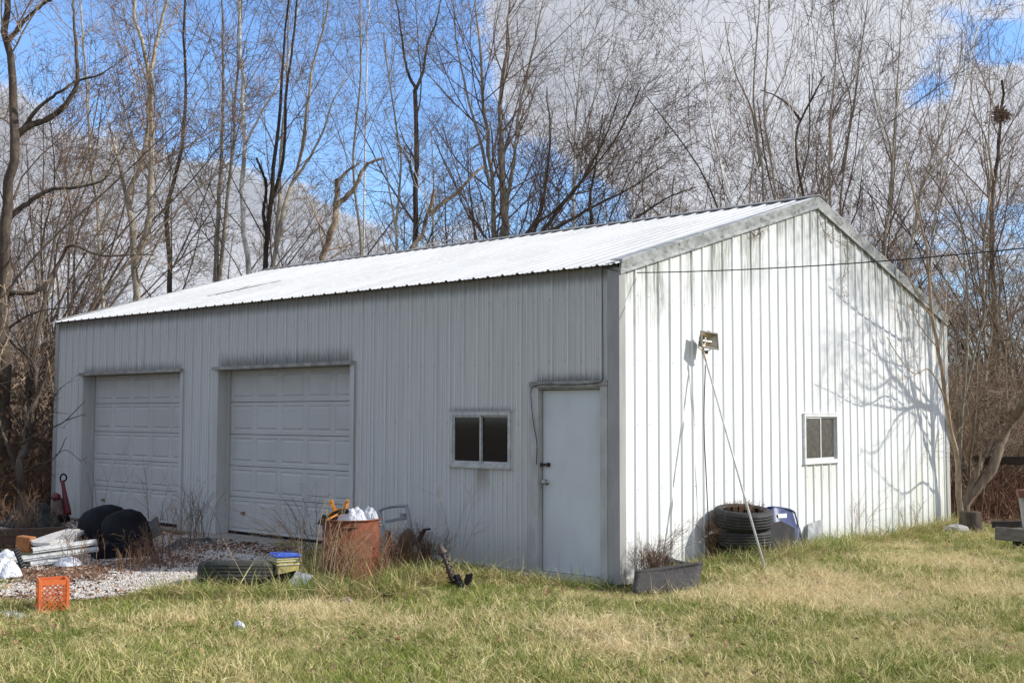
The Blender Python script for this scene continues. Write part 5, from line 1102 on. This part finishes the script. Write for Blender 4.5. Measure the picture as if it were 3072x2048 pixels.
# red upright machine
q = aty(188, 1545, -.5); q[2] = float(gz(q[0], q[1])); Zm = float((q-CAM)@_f)
t = thing('upright_vacuum', 'dark red upright vacuum cleaner with a black loop handle by the far shed corner', 'vacuum', tuple(q), 0)
def RV(px, py, dz=0): return tuple(at(px, py, Zm+dz)-q)
mb = MB(); mb.tube(resample([RV(205, 1545), RV(197, 1500), RV(192, 1470), RV(187, 1440)], 10), [.05, .055, .055, .05, .045, .04, .036, .03, .03, .028], 10); mb.build('handle_stem', m_red, t, True)
mb = MB(); mb.tube(resample([RV(184, 1448), RV(181, 1432), RV(189, 1421), RV(199, 1428), RV(197, 1440), RV(188, 1443)], 20), .014, 8); mb.build('loop_handle', m_blackp, t, True)
mb = MB(); mb.tube(resample([RV(176, 1545), RV(174, 1515), RV(176, 1492)], 8), [.12, .12, .11, .10, .10, .09, .08, .05], 14); mb.build('dust_bag', M('grey_brown_bag', (.12, .085, .075), (.08, .05, .045), 8, .7), t, True)
mb = MB(); mb.lathe([(0, -.05), (.06, -.05), (.07, 0), (.06, .05), (0, .05)], 14, Matrix.Translation(RV(168, 1490, -.05)) @ Matrix.Rotation(R(70), 4, 'X')); mb.build('motor_cap', m_red, t, True)
mb = MB(); beam(mb, (-.2, -.15, .06), (.18, -.10, .06), .16, .06); mb.build('floor_head', m_blackp, t, bevel=.03)
# small stuff on the lawn
P = gnd(717, 1889); crumple('paper_cup', 'crumpled white paper cup on the mown lawn', 'cup', tuple(P), .07, .05, .09, m_bag, 50, n=14)
P = gnd(1040, 1808); crumple('paper_scrap', 'pinkish scrap of litter in the tall grass below the drum', 'litter', tuple(P), .09, .06, .06, M('pink_scrap', (.5, .38, .36), (.35, .25, .22), 30, .8), 51, n=12)
P = gnd(35, 1848); crumple('torn_tarp', 'strip of grey-blue tarp on the ground left of the orange crate', 'tarp', (P[0], P[1], P[2]), .35, .10, .05, M('bluegrey_tarp', (.16, .18, .24), (.35, .38, .42), 9, .5), 52)
o_ = gnd(640, 1825); mb = MB(); mb.tube([(0, 0, .0), tuple(at(670, 1617, float((o_-CAM)@_f)+.1)-o_)], .005, 5); mb.v[-1] = mb.v[-1]; o = mb.build('bare_stick', m_weedp, None, True); o.location = tuple(o_+np.array([.25, 0, 0])); 
bpy.data.objects.remove(o)
o_ = gnd(765, 1785); Zq = float((o_-CAM)@_f); mb = MB(); mb.tube([(0, 0, -.03), tuple(at(667, 1612, Zq-.2)-o_)], [.004, .002], 5); o = mb.build('bare_stick', m_weedp, None, True); o.location = tuple(o_); tag(o, 'long pale stick slanting up left from the grass near the flat tyre', 'stick')

# ------------------------------------------------------------------ weeds and vines
def weed(name, label, px, py, h, n, seed, mats, spread=.3, kindp=None, cat='weed', scale=1.0, lean=(0, 0), P=None, off=0):
    P = gnd(px, py) if P is None else np.array(P, float)
    rr = np.random.default_rng(seed); paths = []
    for k in range(n):
        a = rr.uniform(0, 6.28); o_ = np.array([math.cos(a), math.sin(a), 0])*rr.uniform(0, spread*.6); hh = h*rr.uniform(.5, 1.05)
        d = np.array([lean[0]+rr.normal()*.22, lean[1]+rr.normal()*.22, 0])
        paths.append(([o_+np.array([0, 0, -.04]), o_+d*hh*.2+np.array([0, 0, hh*.35]), o_+d*hh*.55+np.array([0, 0, hh*.7]), o_+d*hh*1.1+np.array([0, 0, hh*.98])], .0035*rr.uniform(.8, 1.3), .0015))
    stt = stems_of(paths, 8); rng_ = np.random.default_rng(seed+1)
    crown = []; cur = stt
    for (c, t0, t1, ang, ln, npts, wob, up, rr_, k) in (kindp or [(5, .35, 1, (20, 50), .28, 4, .1, .08, .7, 3), (14, .2, 1, (25, 60), .35, 3, .15, .03, .8, 2)]):
        Q, Rq = grow(rng_, cur[0], cur[1], int(c*n*scale), t0, t1, ang, ln, npts, wob, up, rr_, minlen=.015, rmin=.0013); crown.append((Q, Rq, k)); cur = (Q, Rq)
    (V0, F0), (V1, F1) = tubes([(stt[0], stt[1], 4)]), tubes(crown); TRIS[0] += 2*(len(F0)+len(F1))
    return plant(name, label, cat, P, [rawmesh(V0, F0, 'stems', mats[0]), rawmesh(V1, F1, 'twigs', mats[1])], parts=('stems', 'twigs'))
WR = (m_weedr, m_weedr); WT = (m_weed, m_weed); WP = (m_weedp, m_weedp)
weed('dry_weeds', 'tangle of dry brown weeds in front of the rusty drum', 1060, 1775, .62, 56, 200, WT, .55)
weed('dry_weeds', 'reddish dry weeds at the right foot of the rusty drum', 1130, 1748, .5, 36, 201, (m_weed, m_weedr), .4)
weed('dry_weeds', 'thick tangle of dry weeds in front of the chair frame', 1225, 1722, .48, 130, 202, (m_weed, m_vine), .5)
weed('dry_weeds', 'dry weeds growing up between the chair frame and the strut', 1290, 1722, .5, 50, 203, (m_vine, m_vine), .3)
weed('tall_stem', 'tall thin reddish stem right of the strut, against the wall', 1358, 1728, .95, 2, 204, (m_weed, m_weed), .05, scale=.8)
weed('tall_stem', 'second tall thin stem further right of the strut', 1380, 1735, .9, 2, 205, (m_weed, m_weed), .05, scale=.8)
weed('dry_grass_stalks', 'pale tall stalks arching left of the rusty drum', 940, 1770, 1.1, 9, 206, WP, .25, lean=(.1, .05), scale=.3)
weed('dry_grass_stalks', 'pale stalks crossing in front of the drum from lower left', 985, 1790, .95, 8, 207, WP, .2, lean=(.35, .2), scale=.3)
weed('seedy_weed', 'arching weed with rows of dark seed heads left of the drum', 930, 1700, .85, 12, 208, (m_vine, m_vine), .3, lean=(-.35, -.1), scale=1.2)
weed('seedy_weed', 'pale weed fanning left across the base of the nearer overhead door', 905, 1705, .75, 14, 209, (m_weed, m_weedp), .3, lean=(-.75, -.3), scale=1.0)
weed('bare_bush', 'low bare bush against the pillar between the two overhead doors', 585, 1635, .75, 30, 210, (m_vine, m_vine), .7)
weed('dry_weeds', 'tawny seed spikes standing right of the black case', 510, 1675, .75, 16, 211, (m_weedr, m_weed), .35, scale=.6)
weed('dry_weeds', 'short red-brown weeds around the black case', 455, 1690, .4, 30, 212, (m_weedr, m_weed), .6)
weed('dry_weeds', 'brown weeds on the gravel in front of the black case', 420, 1712, .28, 34, 213, (m_weed, m_vine), .5)
weed('dry_weeds', 'thin straggling weeds on the gravel by the building shadow edge', 560, 1705, .42, 14, 214, (m_weed, m_weed), .6)
weed('tall_stem', 'long curved bare stem crossing the far overhead door', 300, 1620, 1.1, 4, 215, (m_vine, m_vine), .4, lean=(.25, 0), scale=.5)
weed('tall_stem', 'two thin reddish stems in front of the far overhead door', 470, 1640, 1.25, 4, 216, (m_weedr, m_weedr), .25, lean=(-.15, 0), scale=1.0)
weed('dry_weeds', 'weeds growing through the white strips of the junk heap', 250, 1700, .4, 20, 217, (m_weed, m_vine), .5)
weed('dry_weeds', 'dark brambles behind the junk heap at the far left', 40, 1640, .8, 40, 218, (m_vine, m_weed), 1.2)
weed('dry_weeds', 'tuft of dry grass stems in the driveway centre', 300, 1745, .18, 20, 219, (m_weed, m_weedr), .4)
P = at(1965, 1740, 12.15)
weed('dead_vine', 'dead brown vine heaped over the grey tray', 0, 0, .36, 110, 220, (m_vine, m_vine), .36, P=(P[0], P[1], .0), cat='vine', lean=(-.1, -.1))
weed('dead_vine', 'lacy dried seed plume leaning right of the grey tray top', 0, 0, .48, 10, 221, (m_vine, m_vine), .12, P=(P[0]-.1, P[1]+.1, .05), cat='vine', lean=(.1, .7), scale=2.2)
weed('dead_vine', 'brown vine hanging down the left side of the tyre stack', 0, 0, .5, 40, 222, (m_vine, m_weed), .12, P=(c[0]-.24, c[1]-.26, .08), cat='vine')
weed('dead_vine', 'dry vines and leaves filling the hole of the top tyre', 0, 0, .13, 60, 223, (m_vine, m_weed), .42, P=(c[0], c[1], zb+.58), cat='vine')
weed('dry_weeds', 'wispy dead stems against the gable wall left of the far end', 2560, 1640, .9, 6, 224, (m_weed, m_weed), .3, P=(.14, 5.5, 0), lean=(0, .35), scale=1.5)
weed('dry_weeds', 'small dry plants at the wall base toward the far corner', 0, 0, .5, 12, 225, (m_weed, m_vine), .5, P=(.16, 7.3, 0))
weed('dead_plant', 'thin dead stem at the wall base by the shed corner', 0, 0, .55, 4, 226, (m_vine, m_vine), .15, P=(.1, .28, 0), scale=1.0)
# brown thicket floor on both sides (uncountable)
def bramble(name, region, n, h, seed, mat):
    rr = np.random.default_rng(seed); pts = []
    while len(pts) < n:
        x, y = region(rr)
        pts.append((x, y))
    XY = np.array(pts); z = gz(XY[:, 0], XY[:, 1]); hh = h*rr.uniform(.3, 1.1, n); d = rr.normal(size=(n, 2))*.5
    P = np.stack([np.stack([XY[:, 0]+d[:, 0]*hh*t**1.5, XY[:, 1]+d[:, 1]*hh*t**1.5, z-.03+hh*(t-.35*t*t*rr.random(n))], -1) for t in (0, .33, .66, 1)], 1)
    Rr = np.outer(rr.uniform(.004, .009, n), [1, .8, .6, .3]); rng_ = np.random.default_rng(seed)
    Q, Rq = grow(rng_, P, Rr, n*3, .2, 1, (25, 70), .5, 4, .2, .0, .7, minlen=.05, rmin=.003)
    V, F = tubes([(P, Rr, 3), (Q, Rq, 2)]); TRIS[0] += 2*len(F)
    return tag(quick(V, F, name, mat), kind='stuff')
def reg_r(rr):
    while True:
        Z = rr.uniform(20.3, 34); l = rr.uniform(.36, .50); q = CAM+_f*Z+_r*l*Z
        if q[0] > .2 and q[1] > 9.4 or q[1] > 10: return q[0], q[1]
def reg_l(rr):
    while True:
        Z = rr.uniform(18.5, 36); l = rr.uniform(-.50, -.385); q = CAM+_f*Z+_r*l*Z
        if q[0] < -12.7: return q[0], q[1]
bramble('brown_undergrowth', reg_r, 2600, .9, 1, m_weedr)['label'] = 'reddish brown undergrowth past the right end of the shed'
bramble('tawny_undergrowth', reg_r, 1500, .7, 2, m_weed)
def reg_r2(rr):
    while True:
        Z = rr.uniform(23, 44); l = rr.uniform(.33, .50); q = CAM+_f*Z+_r*l*Z
        if q[1] > 11: return q[0], q[1]
bramble('tall_dark_undergrowth', reg_r2, 2600, 2.6, 7, m_vine)
bramble('left_undergrowth', reg_l, 3000, 1.2, 3, m_weed)
bramble('dark_undergrowth', reg_l, 1800, 1.6, 4, m_vine)

# bird nest, vine on the gable top
o_ = at(3002, 345, 29.5); mb = MB(); rr = random.Random(8)
for k in range(160):
    a = Vector((rr.gauss(0, 1), rr.gauss(0, 1), rr.gauss(0, .7))).normalized()*rr.uniform(.05, .15); b = a+Vector((rr.gauss(0, 1), rr.gauss(0, 1), rr.gauss(0, 1))).normalized()*.22; mb.tube([tuple(a), tuple(b)], .012, 3)
o = mb.build('bird_nest', m_vine); o.location = tuple(o_); tag(o, 'ball of twigs forming a nest high in the dark tree near the right margin', 'nest')
for i, (pl, lab) in enumerate((([(2455, 645), (2470, 690), (2500, 715), (2530, 735), (2560, 740)], 'dead vine clinging under the peak of the gable'), ([(2532, 745), (2538, 790), (2526, 850), (2535, 890)], 'dead vine dangling from the right gable slope'), ([(2252, 690), (2262, 708), (2280, 700), (2300, 680)], 'small dead vine curled under the left gable slope'))):
    P = np.stack([[atx(px, py, .045) for px, py in pl]])
    o_ = P[0, 0].copy(); st_ = stems_of([([p-o_ for p in P[0]], .005, .002)], 14); rng_ = np.random.default_rng(70+i)
    Q, Rq = grow(rng_, st_[0], st_[1], 26, .05, 1, (30, 80), .22, 5, .35, -.05, .7, rmin=.002); Q[..., 0] = np.clip(Q[..., 0], .0, .06); Q2, Rq2 = grow(rng_, Q, Rq, 60, .1, 1, (30, 80), .5, 4, .35, -.05, .7, minlen=.03, rmin=.0018); Q2[..., 0] = np.clip(Q2[..., 0], -.01, .06)
    V, F = tubes([(st_[0], st_[1], 4), (Q, Rq, 3), (Q2, Rq2, 2)]); o = quick(V, F, 'dead_vine', m_vine); o.location = tuple(o_); tag(o, lab, 'vine')

# ------------------------------------------------------------------ grass, stones, leaves: instanced small pieces
def blade_tuft(seed, n, h, w_, bend, spread):
    rr = np.random.default_rng(seed); V = []; F = []
    for k in range(n):
        a = rr.uniform(0, 6.28); x, y = rr.normal()*spread, rr.normal()*spread; hh = h*rr.uniform(.45, 1.1); b = bend*rr.uniform(.2, 1.3); th = rr.uniform(0, 6.28)
        dx, dy = math.cos(a), math.sin(a); wx, wy = -math.sin(th)*w_/2, math.cos(th)*w_/2; i = len(V)
        for t, ww in ((0, 1), (.4, .85), (.75, .55)):
            px, py, pz = x+dx*b*hh*t*t, y+dy*b*hh*t*t, hh*(t-.3*b*t*t)
            V += [(px-wx*ww, py-wy*ww, pz), (px+wx*ww, py+wy*ww, pz)]
        V.append((x+dx*b*hh, y+dy*b*hh, hh*(1-.3*b)))
        F += [(i, i+1, i+3, i+2), (i+2, i+3, i+5, i+4), (i+4, i+5, i+6)]
    me = bpy.data.meshes.new('tuft'); me.from_pydata(V, [], F); me.update(); return me
def inst(name, pts, rot, scl, idx, meshes, mat, label=None):
    """one object that carries the points and instances the small meshes on them with geometry nodes"""
    n = len(pts); me = bpy.data.meshes.new(name); me.vertices.add(n); me.vertices.foreach_set('co', np.asarray(pts, np.float32).ravel())
    a = me.attributes.new('rot', 'FLOAT_VECTOR', 'POINT'); a.data.foreach_set('vector', np.asarray(rot, np.float32).ravel())
    a = me.attributes.new('scl', 'FLOAT', 'POINT'); a.data.foreach_set('value', np.asarray(scl, np.float32))
    a = me.attributes.new('pick', 'INT', 'POINT'); a.data.foreach_set('value', np.asarray(idx, np.int32))
    me.update(); me.materials.append(mat); o = bpy.data.objects.new(name, me); COL.objects.link(o)
    ng = bpy.data.node_groups.new(name+'_nodes', 'GeometryNodeTree'); ng.interface.new_socket('Geometry', in_out='INPUT', socket_type='NodeSocketGeometry'); ng.interface.new_socket('Geometry', in_out='OUTPUT', socket_type='NodeSocketGeometry')
    gi = ng.nodes.new('NodeGroupInput'); go = ng.nodes.new('NodeGroupOutput'); ip = ng.nodes.new('GeometryNodeInstanceOnPoints'); g2i = ng.nodes.new('GeometryNodeGeometryToInstance')
    for k, m_ in enumerate(reversed(meshes)):
        m_.materials.clear(); m_.materials.append(mat); so = bpy.data.objects.new(name+'_piece', m_)
        oi = ng.nodes.new('GeometryNodeObjectInfo'); oi.inputs['Object'].default_value = so; oi.inputs['As Instance'].default_value = False
        ng.links.new(oi.outputs['Geometry'], g2i.inputs[0])
    def attr(nm, dt):
        q = ng.nodes.new('GeometryNodeInputNamedAttribute'); q.data_type = dt; q.inputs['Name'].default_value = nm; return q.outputs['Attribute']
    ng.links.new(gi.outputs[0], ip.inputs['Points']); ng.links.new(g2i.outputs[0], ip.inputs['Instance']); ip.inputs['Pick Instance'].default_value = True
    ng.links.new(attr('pick', 'INT'), ip.inputs['Instance Index'])
    e2r = ng.nodes.new('FunctionNodeEulerToRotation'); ng.links.new(attr('rot', 'FLOAT_VECTOR'), e2r.inputs[0]); ng.links.new(e2r.outputs[0], ip.inputs['Rotation'])
    ng.links.new(attr('scl', 'FLOAT'), ip.inputs['Scale']); ng.links.new(ip.outputs[0], go.inputs[0])
    md = o.modifiers.new('pieces', 'NODES'); md.node_group = ng; tag(o, label, kind='stuff'); return o
def grass_mat(name, g1, g2, s1, s2, bias=0.0, seedloc=(0, 0, 0)):
    m, nt, b = newmat(name)
    geo = nn(nt, 'ShaderNodeNewGeometry'); pos = geo.outputs['Position']; oi = nn(nt, 'ShaderNodeObjectInfo'); rnd = oi.outputs['Random']
    pn = noise(nt, stretch(nt, pos, (1, 1, .1), seedloc), .75, 5, .6, .4); pn2 = noise(nt, stretch(nt, pos, (1, 1, .1), (5, 5, 5)), 3.5, 4, .6)
    mix = mth(nt, 'ADD', mth(nt, 'ADD', pn, mth(nt, 'MULTIPLY', mth(nt, 'SUBTRACT', pn2, .5), .55)), mth(nt, 'MULTIPLY', mth(nt, 'SUBTRACT', rnd, .5), .55))
    green = mixc(nt, rnd, g1, g2); straw = mixc(nt, mth(nt, 'FRACT', mth(nt, 'MULTIPLY', rnd, 7.3)), s1, s2)
    col = mixc(nt, maprange(nt, mth(nt, 'ADD', mix, bias), .44, .60), green, straw)
    nt.links.new(col, b.inputs['Base Color']); b.inputs['Roughness'].default_value = .75; b.inputs['Specular IOR Level'].default_value = .25
    tr = nn(nt, 'ShaderNodeBsdfTranslucent'); nt.links.new(col, tr.inputs['Color']); ms = nn(nt, 'ShaderNodeMixShader'); ms.inputs[0].default_value = .22
    nt.links.new(b.outputs[0], ms.inputs[1]); nt.links.new(tr.outputs[0], ms.inputs[2]); nt.links.new(ms.outputs[0], nt.nodes['Material Output'].inputs['Surface'])
    return m
m_lawn = grass_mat('lawn_blades', (.13, .18, .03), (.40, .43, .09), (.82, .71, .38), (.60, .49, .23), -.012)
m_long = grass_mat('long_grass_blades', (.15, .21, .04), (.34, .39, .10), (.74, .62, .32), (.52, .40, .19), -.01, (3, 1, 0))
m_straw = grass_mat('straw_blades', (.70, .58, .31), (.80, .67, .39), (.72, .56, .32), (.86, .73, .46), .1)
rr = np.random.default_rng(99)
GPa = GP
def ongravel(x, y): return inpoly(x, y, GPa)
def inshed(x, y): return (x < .02) & (y > -.02) & (x > -12.3) & (y < 9.3)
def points(n, zmin, zmax, pow_=1.0, lat=.47):
    Z = zmin+(zmax-zmin)*rr.random(n)**pow_; l = rr.uniform(-lat, lat, n); fx, rx = _f[:2], _r[:2]
    x = CAM[0]+fx[0]*Z+rx[0]*l*Z; y = CAM[1]+fx[1]*Z+rx[1]*l*Z; return x, y
def lay(x, y, tilt=.25, z0=0): 
    n = len(x); return np.stack([x, y, gz(x, y)+z0], -1), np.stack([rr.normal(size=n)*tilt, rr.normal(size=n)*tilt, rr.uniform(0, 6.28, n)], -1)
def lawnmask(x, y):
    j = .15*np.sin(x*4+y*2)+.1*np.sin(x*11-y*7)
    return ~ongravel(x+j, y+j) & ~inshed(x, y) & (y < 9.3+.3*np.sin(x*5)) & ~((x < -5.4+j*2) & (y > -4.5-.3*(x+5.4))) & (x > -6.8+j*3)
x, y = points(150000, 6.2, 22, .85); k = lawnmask(x, y); x, y = x[k], y[k]
dist = np.hypot(x-CAM[0], y-CAM[1]); P, Ro = lay(x, y, .4)
V_ = [blade_tuft(i, 9, .075 if i % 3 else .10, .0052, 1.25, .028) for i in range(6)]
inst('mown_grass', P, Ro, rr.uniform(.6, 1.35, len(x))*(.85+.35*np.sin(x*1.7+1)*np.sin(y*1.9)), rr.integers(0, 6, len(x)), V_, m_lawn, 'green and straw mown grass covering the lawn')
# long grass along the walls and the junk
def near(x, y, segs):
    d = np.full(x.shape, 9.0)
    for (ax, ay, bx, by, w__) in segs:
        t = np.clip(((x-ax)*(bx-ax)+(y-ay)*(by-ay))/((bx-ax)**2+(by-ay)**2+1e-9), 0, 1); d = np.minimum(d, np.hypot(x-ax-t*(bx-ax), y-ay-t*(by-ay))/w__)
    return d
g_ = lambda px, py: tuple(gnd(px, py)[:2])
segs = [(*g_(470, 1800), *g_(820, 1812), .22), (*g_(840, 1800), *g_(1000, 1790), .30), (*g_(1000, 1800), *g_(1200, 1790), .20), (*g_(1180, 1755), *g_(1330, 1750), .36), (*g_(1330, 1750), *g_(1840, 1765), .16), (.35, 1.3, .6, 1.7, .25), (.62, 1.7, .80, 3.6, .42), (.35, 3.8, .25, 5.2, .2), (.2, 5.4, .3, 9.0, .16), (*g_(930, 1760), *g_(960, 1720), .15)]
x, y = points(260000, 7.5, 21, 1.0); d = near(x, y, segs); k = (d < 1) & (rr.random(len(x)) < (1-d**2)*.42) & ~inshed(x-.05, y+.05) & ~((ongravel(x, y)) & (d > .75)); x, y, d = x[k], y[k], d[k]
P, Ro = lay(x, y, .35); V_ = [blade_tuft(20+i, 9, .27, .008, 1.0+.3*(i % 3), .03) for i in range(6)]
inst('long_grass', P, Ro, rr.uniform(.45, 1.25, len(x))*(1.1-.5*d), rr.integers(0, 6, len(x)), V_, m_long, 'long green and dry grass around the junk and along the wall')
# straw clumps lying on the lawn
cx, cy = [], []
for px, py, n, s_ in ((2500, 1745, 900, .55), (2800, 1700, 900, .6), (2330, 1790, 700, .5), (2650, 1830, 700, .5), (540, 1870, 260, .13), (880, 1845, 500, .35), (1000, 1850, 400, .3), (1750, 1890, 600, .3), (2200, 1800, 500, .35), (1900, 1960, 300, .25), (2950, 1780, 800, .5), (2700, 1650, 300, .25), (1250, 1880, 200, .3)):
    q = gnd(px, py); cx.append(q[0]+rr.normal(size=n)*s_); cy.append(q[1]+rr.normal(size=n)*s_*.9)
x = np.concatenate(cx); y = np.concatenate(cy); k = lawnmask(x, y); x, y = x[k], y[k]; P, Ro = lay(x, y, .7)
V_ = [blade_tuft(40+i, 10, .12, .005, 1.7, .05) for i in range(4)]
inst('straw_grass', P, Ro, rr.uniform(.5, 1.2, len(x)), rr.integers(0, 4, len(x)), V_, m_straw, 'matted pale straw lying in patches on the lawn')
# gravel stones
def pebble(seed):
    r2 = np.random.default_rng(seed); import itertools
    t = (1+5**.5)/2; Vv = np.array([(-1, t, 0), (1, t, 0), (-1, -t, 0), (1, -t, 0), (0, -1, t), (0, 1, t), (0, -1, -t), (0, 1, -t), (t, 0, -1), (t, 0, 1), (-t, 0, -1), (-t, 0, 1)])/1.9
    Vv = Vv*r2.uniform(.7, 1.25, (12, 1))*np.array([1, .8, .6]); Ff = [(0, 11, 5), (0, 5, 1), (0, 1, 7), (0, 7, 10), (0, 10, 11), (1, 5, 9), (5, 11, 4), (11, 10, 2), (10, 7, 6), (7, 1, 8), (3, 9, 4), (3, 4, 2), (3, 2, 6), (3, 6, 8), (3, 8, 9), (4, 9, 5), (2, 4, 11), (6, 2, 10), (8, 6, 7), (9, 8, 1)]
    me = bpy.data.meshes.new('pebble'); me.from_pydata((Vv*.0105).tolist(), [], Ff); me.update(); return me
n = 150000; x = rr.uniform(-11, -2.5, n); y = rr.uniform(-6, -.3, n); jj = .1*np.sin(x*7+y*3); k = ongravel(x+jj, y+jj)
bare = np.sin(x*2.3+1)*np.sin(y*2.9+x)+.5*np.sin(x*6.1)*np.sin(y*7.3); k &= rr.random(n) < np.clip(.95-.45*(bare > .55), 0, 1)*np.clip(1.2-.8*(y > -1.2), .1, 1); x, y = x[k], y[k]
P, Ro = lay(x, y, 3, .014); inst('gravel_stones', P, Ro, rr.uniform(.6, 1.7, len(x)), rr.integers(0, 5, len(x)), [pebble(i) for i in range(5)], m_stone, 'white crushed stone of the driveway')
# fallen leaves
def leafm(seed):
    r2 = np.random.default_rng(seed); c = r2.uniform(-.012, .015, 3)
    V = [(-.022, 0, 0), (-.008, -.013, c[0]), (.015, -.010, c[1]), (.025, 0, .004), (.015, .012, c[2]), (-.007, .015, c[0])]; me = bpy.data.meshes.new('leaf'); me.from_pydata(V, [], [(0, 1, 2), (0, 2, 3), (0, 3, 4), (0, 4, 5)]); me.update(); return me
xs, ys = [], []
for px, py, n, s_ in ((230, 1715, 800, .35), (60, 1725, 800, .4), (150, 1735, 700, .35), (420, 1695, 600, .4), (40, 1815, 600, .4), (300, 1790, 160, .4), (560, 1690, 400, .5), (700, 1640, 500, .5), (500, 1660, 600, .6), (850, 1660, 300, .3), (1200, 1740, 250, .3), (1100, 1780, 200, .4)):
    q = gnd(px, py); xs.append(q[0]+rr.normal(size=n)*s_); ys.append(q[1]+rr.normal(size=n)*s_*.7)
n = 26000; x, y = points(n, 18, 40, 1.2, .5); k = (y > 9.6) | (x < -12.6); xs.append(x[k]); ys.append(y[k])
n = 4500; xs.append(rr.uniform(-14, -7.5, n)); ys.append(rr.uniform(-6, -.2, n))
x = np.concatenate(xs); y = np.concatenate(ys); k = ~inshed(x-.02, y+.02); x, y = x[k], y[k]
P, Ro = lay(x, y, .5, .02); inst('fallen_leaves', P, Ro, rr.uniform(.6, 1.5, len(x)), rr.integers(0, 4, len(x)), [leafm(i) for i in range(4)], m_leaf, 'brown fallen leaves on the gravel and under the trees')
xs, ys, zs = [], [], []
for reg, n in ((reg_r2, 9000), (reg_l, 9000)):
    for _ in range(n):
        a_, b_ = reg(rr); xs.append(a_); ys.append(b_); zs.append(abs(rr.normal())*1.1+.05)
x = np.array(xs); y = np.array(ys); P, Ro = lay(x, y, 2.0); P[:, 2] += np.array(zs)
inst('clinging_leaves', P, Ro, rr.uniform(1.2, 3.0, len(x)), rr.integers(0, 4, len(x)), [leafm(10+i) for i in range(4)], M('thicket_leaf', (.20, .11, .06), (.10, .055, .035), 9, .8, rnd=.5), 'dry brown leaves caught in the thickets at both ends')
x, y = points(1500, 7, 20); k = lawnmask(x, y); x, y = x[k], y[k]; P, Ro = lay(x, y, .6, .045); inst('lawn_leaves', P, Ro, rr.uniform(.6, 1.3, len(x)), rr.integers(0, 4, len(x)), [leafm(20+i) for i in range(4)], M('lawn_leaf', (.34, .20, .10), (.20, .10, .05), 9, .8, rnd=.5), 'scattered dead leaves on the lawn')
fp = roofp(0); o_ = np.array(fp(-8.9, .02, 1.6)); mb = MB(); mb.tube(resample([np.array(fp(-9.2, .03, 1.2))-o_, np.array(fp(-8.8, .035, 1.7))-o_, np.array(fp(-8.6, .03, 2.3))-o_], 8), [.006]*6+[.004, .003], 5); mb.tube([np.array(fp(-8.9, .03, 1.6))-o_, np.array(fp(-9.1, .04, 2.0))-o_], .003, 4); o = mb.build('fallen_stick', m_vine); o.location = tuple(o_); tag(o, 'thin fallen stick lying on the far part of the white roof', 'stick')
print('TRIS', TRIS[0])
